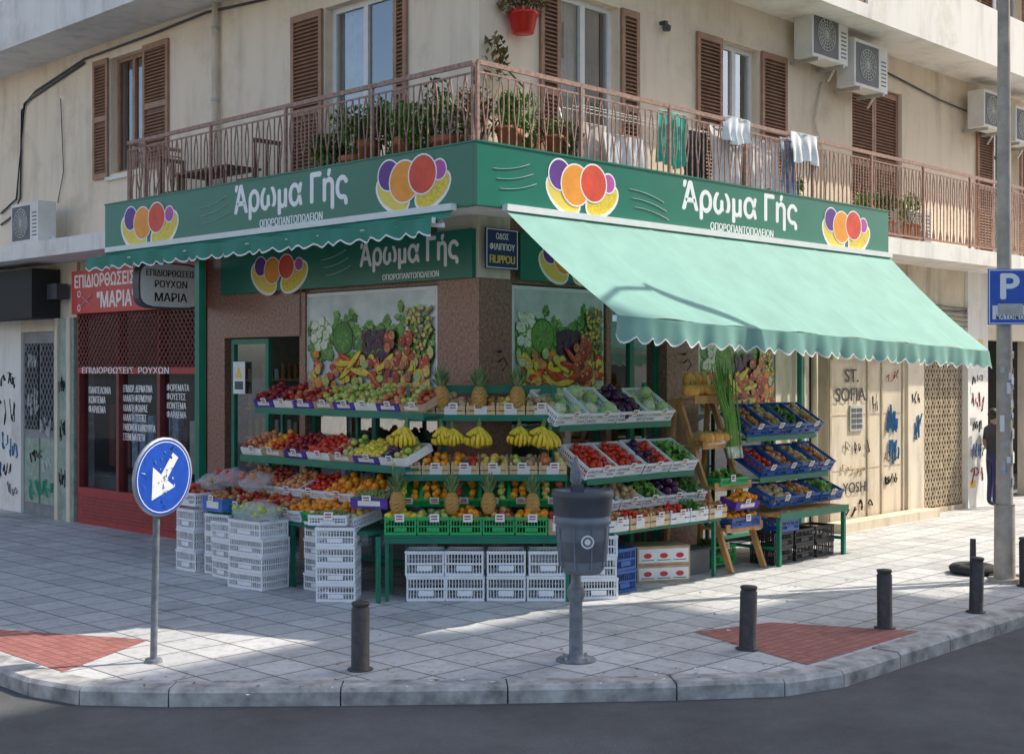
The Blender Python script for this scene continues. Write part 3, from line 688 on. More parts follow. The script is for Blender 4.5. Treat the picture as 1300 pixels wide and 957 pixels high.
q.add([(-.04,-.022,.22),(.04,-.022,.22),(.04,-.022,-.03),(-.04,-.022,-.03)],[(3,2,1,0)],'white_text');q.add([(-.16,-.0225,-.0),(.16,-.0225,-.0),(0,-.0225,-.23)],[(0,2,1)],'white_text')
q.M=Ms
for i in range(40):
    a=random.uniform(0,6.28);r=random.uniform(0,.27);q.disc(r*math.cos(a),r*math.sin(a),-.0235-.0001*i,.03*random.random()+.005,.012*random.random()+.003,random.choice(['white_text','blue_graf','black_text','sign_blue','blue_graf','sign_blue','galv']),9,random.random()*3,.6)
q.build('traffic_sign',None,T((-4.47,-.65,0))@RZ(14))
q=MB();q.cyl((0,0,0),(0,0,.9),.12,.115,'lamp_pole',18);q.cyl((0,0,.9),(-.03,0,8.5),.095,.06,'lamp_pole',18);q.cyl((0,0,0),(0,0,.05),.18,.18,'lamp_pole',18)
q.lathe([(.0955,.9),(.12,.9)],'lamp_pole',18);q.tube([(-.03,0,8.4),(-.3,-.3,8.9),(-1,-1,9.1)],.04,'lamp_pole');q.box(-1.5,-.9,-.12,.12,-.06,.06,'galv',T((0,-1,9.1)))
for i in range(26):
    a=random.uniform(3.0,5.6);z=random.uniform(1.0,2.6);r=.097+.0004*i;hh=random.uniform(.06,.14)
    q.add([(r*math.cos(a),r*math.sin(a),z),(r*math.cos(a+.5),r*math.sin(a+.5),z),(r*math.cos(a+.5),r*math.sin(a+.5),z+hh),(r*math.cos(a),r*math.sin(a),z+hh)],[(0,1,2,3)],random.choice(['paper','paper','galv','cloth_blue']))
q.build('street_lamp',None,T((4.62,-4.0,0)))
q=MB();q.cyl((0,0,0),(0,0,3.3),.045,.045,'post_grey',12);q.lathe([(0,0),(.2,0),(.2,.04),(.06,.06)],'rubber',20)
for i in range(14):
    z=random.uniform(1.2,2.7);w=.04;q.box(-w,w,-.047-.0005*i,-.046-.0005*i,z,z+random.uniform(.06,.12),random.choice(['paper','paper','cloth_blue','galv','red_sign']),RZ(-40))
q.build('sign_post',None,T((4.88,-3.91,0)))
F=RZ(-45.7)
q=MB();q.M=F
q.box(-.25,.29,-.16,-.145,2.98,3.62,'sign_blue');q.box(-.05,.05,-.145,-.08,3.1,3.14,'galv');q.box(-.05,.05,-.145,-.08,3.45,3.49,'galv')
for a,b,c,d in((-.24,.28,2.99,3.0),(-.24,.28,3.60,3.61),(-.24,-.23,3.0,3.60),(.27,.28,3.0,3.60)): q.box(a,b,-.163,-.16,c,d,'white_text')
q.box(-.2,.22,-.165,-.161,3.04,3.2,'paper');q.box(-.14,.15,-.168,-.166,3.1,3.22,'galv')
ps=q.build('parking_sign',None,T((4.62,-4.0,0)))
text('P',F,.0,-.164,3.42,.2,.28,'white_text',ps,2);text('ΚΑΤΟΙΚΟΙ',F,0.01,-.169,3.07,.34,.05,'black_text',ps,0)
q=MB();n=28;q.lathe([(.2+.08*math.cos(t*math.pi/6)+.0,.06+.06*math.sin(t*math.pi/6)) for t in range(13)],'rubber',n);q.cyl((0,0,0),(0,0,.42),.04,.035,'bollard',12)
q.build('rubber_post_base',None,T((4.98,-3.45,0)))
# ------------------------------------------------------------ crates
CR={}
def cratemesh(w,d,h,mat,style='slat'):
    k=(w,d,h,mat,style)
    if k in CR: return CR[k]
    q=MB();t=.012
    if style=='solid':
        q.box(-w/2,w/2,0,t,0,h,mat);q.box(-w/2,w/2,d-t,d,0,h,mat);q.box(-w/2,-w/2+t,t,d-t,0,h,mat);q.box(w/2-t,w/2,t,d-t,0,h,mat);q.box(-w/2+t,w/2-t,t,d-t,0,t,mat)
        q.box(-w*.3,w*.3,-.002,0,h*.25,h*.75,'paper')
    elif style=='wood':
        for z0,z1 in((.01,h*.45),(h*.55,h)):
            q.box(-w/2,w/2,0,.008,z0,z1,mat);q.box(-w/2,w/2,d-.008,d,z0,z1,mat);q.box(-w/2,-w/2+.008,.008,d-.008,z0,z1,mat);q.box(w/2-.008,w/2,.008,d-.008,z0,z1,mat)
        for sx in(-1,1):
            for yy in(.02,d-.02): q.box(sx*(w/2-.02)-.01,sx*(w/2-.02)+.01,yy-.01,yy+.01,0,h+.03,mat)
        q.box(-w/2+.008,w/2-.008,.008,d-.008,0,.01,mat);q.box(-w*.22,w*.22,-.002,0,h*.1,h*.9,'paper')
    else:
        q.box(-w/2,w/2,0,d,0,t,mat)
        for z0,z1 in((t,.03),(h*.45,h*.53),(h-.035,h)):
            q.box(-w/2,w/2,0,t,z0,z1,mat);q.box(-w/2,w/2,d-t,d,z0,z1,mat);q.box(-w/2,-w/2+t,t,d-t,z0,z1,mat);q.box(w/2-t,w/2,t,d-t,z0,z1,mat)
        q.box(-w/2-.006,w/2+.006,-.006,0,h-.022,h-.002,mat);q.box(-w/2-.006,-w/2,0,d,h-.022,h-.002,mat);q.box(w/2,w/2+.006,0,d,h-.022,h-.002,mat)
        n=int(w/.032)
        for i in range(n+1):
            x=-w/2+.008+(w-.016)*i/n; s=.02 if i in(0,n) else .008
            q.box(x-s/2,x+s/2,.003,t-.001,.02,h-.02,mat);q.box(x-s/2,x+s/2,d-t+.001,d-.003,.02,h-.02,mat)
        n=int(d/.032)
        for i in range(n+1):
            y=.01+(d-.02)*i/n; q.box(-w/2+.002,-w/2+t-.001,y-.005,y+.005,.02,h-.02,mat);q.box(w/2-t+.001,w/2-.002,y-.005,y+.005,.02,h-.02,mat)
        q.box(-w*.2,w*.2,-.003,.003,h*.2,h*.42,mat)
    CR[k]=q.mesh('crate');return CR[k]
FM={}
RAD={'f_redapple':.04,'f_darkapple':.038,'f_greenapple':.04,'f_pink':.04,'f_orange':.042,'f_lemon':.034,'f_yellow':.04,'f_tomato':.036,'f_potato':.04,'f_cabbage':.095,'f_aubergine':.05,'f_grape':.013,'f_onion':.036}
def fruitmesh(kind,w,d,h,var):
    k=(kind,w,d,h,var)
    if k in FM: return FM[k]
    q=MB()
    if kind in('leaf','leaf_bright'):
        q.leaves((0,d/2,h*.9),(w*.5,d*.5,.09),260,.06,kind)
    else:
        kinds=kind.split('+')
        for ci,kn in enumerate(kinds):
            r=RAD[kn];wa=-w/2+w*ci/len(kinds);wb=-w/2+w*(ci+1)/len(kinds);st=r*1.85
            nx=max(1,int((wb-wa-.02)/st));ny=max(1,int((d-.03)/st))
            for L in range(3):
                for i in range(nx):
                    for j in range(ny):
                        if L==1 and random.random()<.25: continue
                        if L==2 and (random.random()<.6 or r>.06): continue
                        x=wa+.01+r+(wb-wa-.02-2*r)*(i/(nx-1) if nx>1 else .5)+random.uniform(-.35,.35)*r*(1 if not L else 1.6);y=.015+r+(d-.03-2*r)*(j/(ny-1) if ny>1 else .5)+random.uniform(-.35,.35)*r
                        e=1-abs(x)/(w*.75)
                        z=h-.6*r+L*r*1.2*e+random.uniform(-.15,.15)*r
                        if z<r*.5:z=r
                        el=random.uniform(.85,1.0) if kn not in('f_potato','f_lemon','f_aubergine') else random.uniform(1.2,1.5)
                        q.sph((x,y,z),r*random.uniform(.82,1.1),kn,(1,el,random.uniform(.85,1)),RZ(random.uniform(0,360))@RX(random.uniform(-30,30)))
    FM[k]=q.mesh('produce');return FM[k]
def crate(M,w,d,h,mat,style='slat',fill=None,name='produce_crate',fh=None,tag=True):
    o=obj(name,cratemesh(w,d,h,mat,style),None,M)
    if fill: obj('produce',fruitmesh(fill,w,d,fh or h,random.randint(0,1)),o)
    if fill and tag:
        q=MB();x=random.uniform(-.1,.1)*w;q.box(x-.05,x+.05,-.012,-.008,h-.05,h+.035,'paper');
        for i in range(2): q.box(x-.035,x+.03,-.0135,-.012,h-.025+.028*i,h-.012+.028*i,'black_text' if i else 'red_sign')
        q.build('price_card',o)
    return o
def row(F,x0,x1,y,z,tilt,d,h,mat,style,fills,gap=.015,name='produce_crate',fh=None):
    n=len(fills);w=round((x1-x0)/n-gap,3)
    for i,k in enumerate(fills):
        m=mat[i%len(mat)] if isinstance(mat,list) else mat
        crate(F@T((x0+(x1-x0)*(i+.5)/n,y+random.uniform(-.01,.01),z))@RZ(random.uniform(-1.5,1.5))@RX(tilt+random.uniform(-1.5,1.5)),w,d,h,m,style,k,name,fh)
def stack(F,x,y,n,w=.4,d=.3,h=.2,mat='white_plastic',rot=0):
    for i in range(n):
        crate(F@T((x+random.uniform(-.01,.01),y,.003+i*(h+.002)))@RZ(rot+random.uniform(-3,3))@T((0,-d/2,0)),w,d,h,mat,name='plastic_crate')
q=MB()
x0,x1=-1.36,.62
for x in(x0+.03,x1-.03):
    q.box(x-.02,x+.02,.02,.06,0,.68,'green_frame');q.box(x-.02,x+.02,.55,.59,0,1.28,'green_frame')
q.box(x0,x1,0,.62,.68,.705,'green_frame');q.box(x0,x1,-.003,.03,.62,.678,'green_frame')
q.box(-1.3,.6,.3,.62,1.28,1.31,'green_frame');q.box(-1.3,.6,.29,.3,1.26,1.33,'green_frame')
q.box(-1.17,.48,.5,.78,1.92,1.95,'green_frame');q.box(-1.17,.48,.49,.5,1.9,1.97,'green_frame')
for x in(-1.15,.46): q.box(x-.015,x+.015,.6,.64,.7,2.3,'green_frame')
q.box(-.8,.5,.77,.79,2.2,2.29,'green_frame')
q.build('corner_display_stand',None,FC)
for i,x in enumerate((-.93,-.50,-.06,.38)): stack(FC,x,.22,2,.41,.36,.265)
row(FC,-1.36,.38,.0,.71,0,.38,.19,'green_plastic','slat',['f_lemon','f_greenapple','f_orange','f_redapple','f_orange'],.012)
row(FC,.38,.62,.0,.71,0,.38,.17,'cardboard','solid',['f_redapple'],.012)
row(FC,-1.3,.6,.3,.98,35,.34,.1,'green_plastic','slat',['f_lemon+f_orange','f_orange','f_tomato+f_orange','f_orange+f_greenapple','f_orange','f_yellow+f_redapple'],.012)
row(FC,-1.3,.6,.3,1.32,12,.34,.11,'wood_light','wood',['f_pink','f_orange','f_orange+f_tomato','f_yellow','f_greenapple+f_potato','f_pink+f_yellow'],.012)
row(FC,-1.17,.48,.49,1.96,12,.3,.11,'wood_light','wood',['f_pink','f_potato','f_onion','f_yellow','f_potato'],.012)
def pineapple(M,s=1):
    q=MB();V=[];n=12
    for j in range(11):
        t=j/10;z=.2*t;r=.07*math.sin(math.pi*(.12+.78*t))**.6
        for i in range(n):
            a=2*math.pi*(i+.5*(j%2))/n;rr=r*(1.0+.09*((i+j)%2));V.append((rr*math.cos(a),rr*math.sin(a),z))
    q.add(V,[(j*n+i,j*n+(i+1)%n,(j+1)*n+(i+1)%n,(j+1)*n+i) for j in range(10) for i in range(n)],'f_pine')
    q.add(V[-n:],[tuple(range(n))],'crown')
    for i in range(34):
        a=i*2.4;t=i/34;L=.09+.13*t;sp=.075*(1-t)+.012
        b=Vector((.02*math.cos(a),.02*math.sin(a),.19));mid=b+Vector((sp*.7*math.cos(a),sp*.7*math.sin(a),L*.6));tip=b+Vector((sp*1.5*math.cos(a),sp*1.5*math.sin(a),L))
        w=Vector((-math.sin(a),math.cos(a),0))*.016
        q.add([b-w,b+w,mid+w,mid-w,tip],[(0,1,2,3),(3,2,4)],'crown')
    q.build('pineapple',None,M@RZ(random.uniform(0,360))@Matrix.Scale(s,4))
for x in(-1.22,-.64,-.25,.22): pineapple(FC@T((x,.07,.93))@RX(random.uniform(-5,5)),random.uniform(1.08,1.25))
for x in(-.78,-.36,.06): pineapple(FC@T((x,.5,2.04)),random.uniform(1.15,1.3))
def bananas(M):
    q=MB()
    for rowi in range(2):
        for i in range(6-rowi):
            s=(i-(5-rowi)/2)/2.5;pts=[];rr=[]
            for j in range(9):
                t=j/8;out=s*.105*math.sin(t*2.0);pts.append((out,-.03-.03*rowi-.05*math.sin(t*2.4),-.17*t*(1-.12*abs(s))));rr.append(.018*math.sin(math.pi*(.12+.78*t))**.5)
            q.tube(pts,rr,'f_banana',8)
    q.cyl((0,-.03,-.01),(0,0,.07),.024,.012,'crown',8)
    q.build('banana_bunch',None,M)
for x in(-1.15,-.77,-.36,.07,.34): bananas(FC@T((x,.44,1.84))@RZ(random.uniform(-30,30))@RY(random.uniform(-14,14))@Matrix.Scale(random.uniform(1.1,1.35),4))
bananas(FC@T((-.66,.43,1.82))@RZ(15)@Matrix.Scale(1.1,4));bananas(FC@T((.42,.43,1.8))@RZ(-15)@Matrix.Scale(1.2,4))
q=MB()
for x in(-3.15,-1.65,-.15):
    q.box(x-.02,x+.02,-.42,-.38,0,2.3,'green_frame');q.box(x-.02,x+.02,-1.36,-1.32,0,.7,'green_frame')
q.box(-3.2,-.1,-1.0,-.45,1.37,1.4,'green_frame');q.box(-3.2,-.1,-1.01,-1.0,1.34,1.42,'green_frame')
q.box(-3.2,-.05,-.78,-.25,1.95,1.98,'green_frame');q.box(-3.2,-.05,-.79,-.78,1.92,2.0,'green_frame')
q.box(-3.5,-.3,-1.38,-.7,.7,.73,'green_frame')
q.box(-3.95,-3.85,-1.18,-1.08,0,3.95,'green_frame')
q.build('side_display_stand',None,FL)
row(FL,-3.2,-.05,-.77,2.0,22,.42,.09,['purple_tray','paper','purple_tray','cardboard'],'solid',['f_darkapple','f_darkapple+f_redapple','f_redapple','f_redapple+f_greenapple','f_greenapple','f_greenapple','f_pink','f_greenapple+f_redapple'])
row(FL,-3.2,-.1,-.98,1.42,22,.42,.09,['paper','cardboard','purple_tray'],'solid',['f_redapple+f_pink','f_orange+f_tomato','f_darkapple','f_tomato','f_redapple+f_greenapple','f_lemon','f_aubergine+f_greenapple'])
row(FL,-3.4,-.5,-1.36,.74,14,.4,.13,['white_plastic','green_plastic','white_plastic'],'slat',['f_tomato','f_pink+f_redapple','f_redapple','f_onion+f_orange','f_orange','f_orange+f_yellow'])
row(FL,-3.3,-.5,-1.05,.98,22,.4,.1,'white_plastic','slat',['f_pink','f_redapple','f_pink','f_tomato','f_orange','f_orange'])
stack(FL,-3.56,-1.4,3,.42,.32,.25,rot=0);stack(FL,-3.05,-1.3,3,.42,.32,.24,rot=10);stack(FL,-1.92,-1.62,4,.58,.4,.19,rot=5);stack(FL,-2.75,-1.42,3,.4,.32,.22,mat='white_plastic')
stack(FL,-1.2,-1.2,4,.42,.32,.19,rot=5);stack(FL,-.62,-1.5,4,.42,.34,.195,rot=38)
crate(FL@T((-.66,-1.62,.80))@RZ(38),.42,.34,.11,'white_plastic','slat','f_grape',tag=True);crate(FL@T((-.35,-1.3,.98))@RZ(30)@RX(8),.42,.34,.11,'purple_tray','solid','f_grape')
crate(FL@T((-3.55,-1.56,.80)),.42,.34,.16,'white_plastic','slat','f_redapple');crate(FL@T((-3.05,-1.5,.76)),.42,.34,.16,'blue_tray','solid','f_onion')
def bag(name,M,n,w,d,h,fruit):
    q=MB();r=.04
    for i in range(n): q.sph((random.uniform(-w,w)*.75,random.uniform(-d,d)*.7,random.uniform(.3,.75)*h),r,fruit)
    V,Fc=ICO3;vs=[]
    for p in V:
        k=1+.10*math.sin(p.x*9+p.y*7)+.07*math.sin(p.z*14+p.x*5)
        z=max(p.z*k,-.35);vs.append((p.x*w*k,p.y*d*k,(z+.35)*h/1.3))
    q.add(vs,Fc,'bagplastic',True);q.build(name,None,M)
m,nt,b=newmat('bagplastic');b.inputs['Base Color'].default_value=(.75,.8,.82,1);b.inputs['Roughness'].default_value=.2;b.inputs['Alpha'].default_value=.33;bump(nt,b,noise(nt,25),.9,.02)
bag('bagged_produce',FL@T((-1.92,-1.62,.77)),26,.33,.24,.2,'f_greenapple');bag('bagged_produce',FL@T((-3.15,-1.15,1.05)),22,.25,.2,.2,'f_tomato');bag('bagged_produce',FL@T((-2.6,-1.15,1.05)),22,.25,.2,.18,'f_pink');bag('bagged_produce',FL@T((-3.5,-1.2,.98)),20,.2,.2,.2,'f_potato')
q=MB()
for x in(.75,2.6):
    q.box(x-.02,x+.02,-1.36,-1.32,0,.66,'green_frame');q.box(x-.02,x+.02,-.3,-.26,0,2.3,'green_frame')
q.box(.6,2.7,-1.38,-.3,.66,.69,'green_frame');q.box(.55,2.5,-1.12,-.5,1.22,1.25,'green_frame');q.box(.55,2.5,-1.13,-1.12,1.2,1.27,'green_frame')
q.box(.4,2.4,-.85,-.3,1.8,1.83,'green_frame');q.box(.4,2.4,-.86,-.85,1.78,1.85,'green_frame')
q.build('side_display_stand',None,FR)
row(FR,.3,2.4,-.85,1.84,34,.5,.16,'white_plastic','slat',['f_cabbage','f_cabbage','f_aubergine','f_cabbage'],.02,fh=.12)
row(FR,.5,2.5,-1.12,1.26,32,.48,.15,'white_plastic','slat',['f_tomato','f_tomato','f_aubergine+f_tomato','leaf_bright'],.02,fh=.11)
row(FR,.6,2.6,-1.2,.9,22,.42,.12,'white_plastic','slat',['leaf','f_potato','leaf_bright','f_aubergine','leaf'],.02)
row(FR,.55,2.75,-1.42,.70,3,.3,.13,['white_plastic','wood_light','wood_light','white_plastic'],'wood',['f_onion','f_tomato','f_onion','f_tomato','leaf_bright','f_onion'],.02)
stack(FR,.55,-1.25,3,.42,.34,.225,rot=-40);stack(FR,.98,-1.1,2,.4,.4,.24,mat='blue_plastic')
cb=MB();cb.box(-.33,.33,-.2,.2,0,.2,'cardboard');cb.box(-.33,.33,-.2,.2,.205,.42,'cardboard');cb.box(-.31,.31,-.203,-.2,.03,.17,'paper');cb.box(-.31,.31,-.203,-.2,.23,.39,'paper')
for z in(.1,.31):
    for x in(-.2,.0,.2): cb.disc(x,z,-.205,.05,.03,'red_sign');cb.box(x-.08,x+.08,-.2045,-.2035,z-.055,z-.045,'green_frame')
cb.build('cardboard_box',None,T((1.95,-1.0,0))@RZ(-30))
cb=MB();cb.box(-.25,.25,-.2,.2,0,.28,'ac_grill');cb.box(-.26,.26,-.21,.21,.28,.3,'bin_dark');cb.build('storage_box',None,T((2.6,-.9,0)))
q=MB();X0,X1=2.95,3.65
for x in(X0,X1):
    q.beam((x,-1.35,0),(x,-.55,2.1),.05,.07,'wood');q.beam((x,-.35,0),(x,-.5,2.1),.05,.06,'wood')
for z,y in((.5,-1.17),(1.0,-1.0),(1.5,-.82),(2.06,-.7)):
    q.box(X0-.04,X1+.04,y-.12,y+.28,z,z+.03,'wood');q.box(X0-.04,X1+.04,y-.14,y-.12,z-.02,z+.08,'wood')
q.beam((X0,-1.3,.2),(X1,-.45,.25),.03,.05,'wood')
q.build('wooden_display_rack')
def pump(q,c,r):
    for k in range(8):
        a=k*math.pi/4;q.sph((c[0]+.5*r*math.cos(a),c[1]+.5*r*math.sin(a),c[2]),r*.75,'pumpkin',(1,1,1.05))
    q.cyl((c[0],c[1],c[2]+r*.6),(c[0],c[1],c[2]+r*1.2),.014,.009,'crown',6)
q=MB()
for i in range(5): pump(q,(2.95+.17*i,-.74+.05*(i%2),2.2),.1)
for i in range(3): pump(q,(3.02+.2*i,-.92,1.62),.09)
for i in range(3): q.sph((3.1+.14*i,-.6,2.33),.085,'pumpkin',(1,1,1.3))
q.build('pumpkins')
q=MB()
for i in range(34):
    x=3.42+random.uniform(-.08,.14);y=-.98+random.uniform(-.06,.05);tx=x+random.uniform(-.3,.05)-.05;tz=2.4+random.uniform(-.15,.25)
    q.tube([(x+.1,y,1.35),(x+.06,y,1.5)],[.016,.016],'p_white',6)
    q.tube([(x+.06,y,1.5),(x+.03,y,1.8),((tx+x)/2,y,2.1),(tx,y,tz)],[.016,.015,.011,.005],'leaf_bright',6)
q.build('leek_bundle')
crate(T((3.3,-1.16,1.03)),.6,.3,.1,'green_plastic','slat','leaf_bright');crate(T((3.3,-1.33,.53)),.6,.3,.12,'blue_plastic','slat','f_orange');crate(T((3.3,-.97,1.53)),.6,.3,.09,'wood_light','wood','f_potato');crate(T((3.3,-1.0,.03)),.5,.34,.24,'green_plastic','slat','leaf')
crate(T((3.35,-1.3,.74))@RX(15),.5,.25,.1,'purple_tray','solid','f_orange')
q=MB()
for x in(3.8,5.35):
    q.box(x-.025,x+.025,-1.5,-1.45,0,.62,'green_frame');q.box(x-.02,x+.02,-.4,-.36,0,2.0,'green_frame');q.box(x-.02,x+.02,-1.45,-.4,.2,.24,'green_frame')
q.box(3.75,5.4,-1.52,-.4,.62,.66,'wood');q.box(3.75,5.4,-1.53,-1.52,.58,.67,'green_frame')
q.box(3.85,5.5,-1.15,-.5,1.04,1.07,'green_frame');q.box(3.85,5.55,-.95,-.35,1.55,1.58,'green_frame');q.box(3.85,5.5,-1.16,-1.15,1.02,1.09,'green_frame');q.box(3.85,5.5,-.96,-.95,1.53,1.6,'green_frame')
q.build('side_display_stand')
row(FR,3.85,5.6,-.95,1.6,34,.5,.17,'blue_plastic','slat',['f_onion','f_potato','leaf','f_potato'],.02,fh=.09)
row(FR,3.85,5.6,-1.15,1.08,30,.5,.17,'blue_plastic','slat',['f_tomato','f_pink','f_potato','f_onion'],.02,fh=.09)
row(FR,3.8,5.5,-1.35,.72,22,.4,.14,'blue_plastic','slat',['f_potato','f_onion','leaf_bright'],.02,fh=.08)
for x in(4.05,4.55,5.05): stack(FR,x,-1.2,2,.44,.36,.2,mat='black_plastic')
crate(T((4.1,-1.45,.42)),.4,.3,.15,'blue_plastic','slat','f_potato',tag=False)
for x in(.28,3.75):
    q=MB();q.tube([(0,0,0),(0,-.08,.05),(.04,-.1,-.02),(0,-.06,-.1)],.01,'dark',6);q.lathe([(0,0),(.04,.02),(0,.04)],'dark',8,T((0,-.02,.1)));q.build('wall_hook',None,T((x,-.03,2.55)))
q=MB();q.box(-.14,.14,-.01,0,-.22,.22,'paper');q.add([(-.09,-.012,0),(.09,-.012,0),(0,-.012,.16)],[(0,1,2)],'yellow_text');q.box(-.1,.1,-.012,-.01,-.16,-.05,'bin_dark');q.build('warning_notice',None,FL@T((-4.75,.03,2.35)))
# ------------------------------------------------------------ balcony clutter
def pot(M,r,h,mat='terracotta',leaf='leaf',n=160,lr=(.22,.22,.25),ls=.06):
    q=MB();q.lathe([(0,0),(r*.7,0),(r*.95,h*.85),(r*1.05,h*.85),(r*1.05,h),(r*.9,h),(r*.85,h*.9),(0,h*.9)],mat,16)
    for i in range(7):
        a=random.uniform(0,6.28);q.tube([(0,0,h*.8),(lr[0]*.4*math.cos(a),lr[1]*.4*math.sin(a),h+lr[2]*.7),(lr[0]*.8*math.cos(a),lr[1]*.8*math.sin(a),h+lr[2]*1.4)],.006,leaf,5)
    for c in range(6):
        a=random.uniform(0,6.28);q.leaves((lr[0]*.55*math.cos(a),lr[1]*.55*math.sin(a),h+lr[2]*random.uniform(.3,1.4)),(lr[0]*.55,lr[1]*.55,lr[2]*.5),n//3,ls*.7,leaf)
    q.build('potted_plant',None,M)
fz=4.45
for (x,y,r,h,l,n,lr) in[(-.5,-.5,.2,.4,'leaf_dry',260,(.28,.28,.45)),(-.55,.25,.18,.35,'leaf_bright',300,(.3,.3,.35)),(-.55,.9,.16,.4,'leaf_bright',300,(.28,.28,.4)),(-.55,1.5,.2,.5,'leaf_bright',300,(.3,.3,.35)),(-.5,2.1,.15,.35,'leaf_bright',200,(.25,.25,.3)),(.1,-.5,.17,.35,'leaf_bright',240,(.25,.22,.4)),(.6,-.55,.15,.3,'leaf_dry',160,(.22,.2,.35)),(.35,-.3,.18,.6,'leaf_bright',180,(.25,.2,.3)),(5.6,-.55,.14,.3,'leaf_bright',130,(.15,.15,.25)),(7.6,-.55,.16,.3,'leaf_bright',140,(.2,.2,.2)),(-.5,-.05,.2,.55,'leaf',240,(.35,.3,.35)),(8.3,-.5,.15,.3,'leaf',120,(.2,.2,.3)),(9.0,-.55,.15,.3,'leaf_bright',120,(.2,.2,.3)),(.95,-.5,.13,.4,'leaf',120,(.18,.18,.3)),(-.6,.55,.14,.6,'leaf_bright',240,(.28,.28,.25)),(-.6,1.2,.14,.65,'leaf',240,(.28,.28,.22)),(-.6,1.85,.14,.3,'leaf',200,(.25,.25,.3)),(-.15,-.65,.12,.6,'leaf_bright',180,(.2,.15,.25))]:
    pot(T((x,y,fz)),r,h,'terracotta',l,n,lr)
for x,m in((-.3,'terracotta'),(.45,'terracotta')): pot(T((x,-.72,4.85)),.11,.2,m,'leaf_bright',70,(.14,.1,.12),.04)
pot(T((.55,-.16,6.3)),.17,.24,'red_pot','leaf_dry',240,(.4,.16,.2),.05)
q=MB();q.tube([(.1,-.06,6.9),(.3,-.1,6.75),(.55,-.12,6.55)],.012,'leaf_dry',5);q.tube([(.2,-.06,6.2),(.3,-.1,5.9),(.6,-.12,5.7)],.012,'leaf_dry',5)
q.leaves((.15,-.12,5.95),(.2,.08,.3),60,.06,'leaf_dry');q.build('climbing_dry_plant')
q=MB();q.box(-.75,-.2,3.9,5.2,5.08,5.11,'shutter_dk')
for x in(-.7,-.25):
    for y in(4.0,5.1): q.box(x-.02,x+.02,y-.02,y+.02,4.45,5.08,'shutter_dk')
q.build('balcony_table')
for y in(3.6,5.5):
    q=MB();q.box(-.65,-.25,y-.2,y+.2,4.88,4.91,'shutter_dk')
    for x in(-.63,-.27):
        for yy in(y-.18,y+.18): q.box(x-.015,x+.015,yy-.015,yy+.015,4.45,4.88,'shutter_dk')
    s=-1 if y<4 else 1
    for x in(-.63,-.45,-.27): q.box(x-.015,x+.015,y+s*.18-.015,y+s*.18+.015,4.91,5.35,'shutter_dk')
    q.box(-.65,-.25,y+s*.18-.02,y+s*.18+.02,5.35,5.4,'shutter_dk');q.build('balcony_chair')
def cloth(x0,x1,y,zt,zb,mat,name='laundry'):
    q=MB();n=26;k=7;vs=[];ph=random.random()*6
    for i in range(n+1):
        t=i/n
        for j in range(k+1):
            s=j/k;yy=y+.04*math.sin(t*22+ph)*s+.015*math.sin(t*9+ph);vs.append((x0+(x1-x0)*t+.02*math.sin(s*5+ph),yy,zt+(zb-zt)*s+.03*math.sin(t*7+ph)*s))
    q.add(vs,[(i*(k+1)+j,i*(k+1)+j+1,(i+1)*(k+1)+j+1,(i+1)*(k+1)+j) for i in range(n) for j in range(k)],mat,True)
    q.box(x0,x1,y-.006,y+.006,zt,zt+.008,'white_paint')
    q.build(name)
cloth(2.3,2.85,-.74,5.6,4.95,'cloth_teal');cloth(1.3,2.15,-.72,5.2,4.75,'cloth_white');cloth(3.35,4.1,-.74,5.55,4.75,'cloth_white');cloth(4.2,4.9,-.76,5.5,4.85,'cloth_white');cloth(4.95,5.35,-.74,5.6,4.75,'cloth_blue');cloth(2.95,3.3,-.7,5.45,4.8,'cloth_dark');cloth(1.0,1.5,-.6,5.3,4.7,'curtain')
cloth(5.0,5.7,-.885,5.67,5.28,'cloth_white');cloth(3.5,4.0,-.885,5.67,5.35,'cloth_white')
q=MB()
for y in(-.35,-.5,-.6): q.beam((1.0,y,5.5),(5.4,y,5.5),.008,.008,'white_paint')
for x in(1.0,3.2,5.4): q.beam((x,-.3,4.45),(x,-.65,5.5),.02,.02,'galv');q.beam((x,-.65,4.45),(x,-.3,5.5),.02,.02,'galv')
q.build('drying_rack')
q=MB();q.box(5.9,6.5,-.75,-.4,4.45,4.8,'ac');q.box(5.95,6.45,-.76,-.75,4.5,4.75,'galv');q.build('balcony_storage_box')
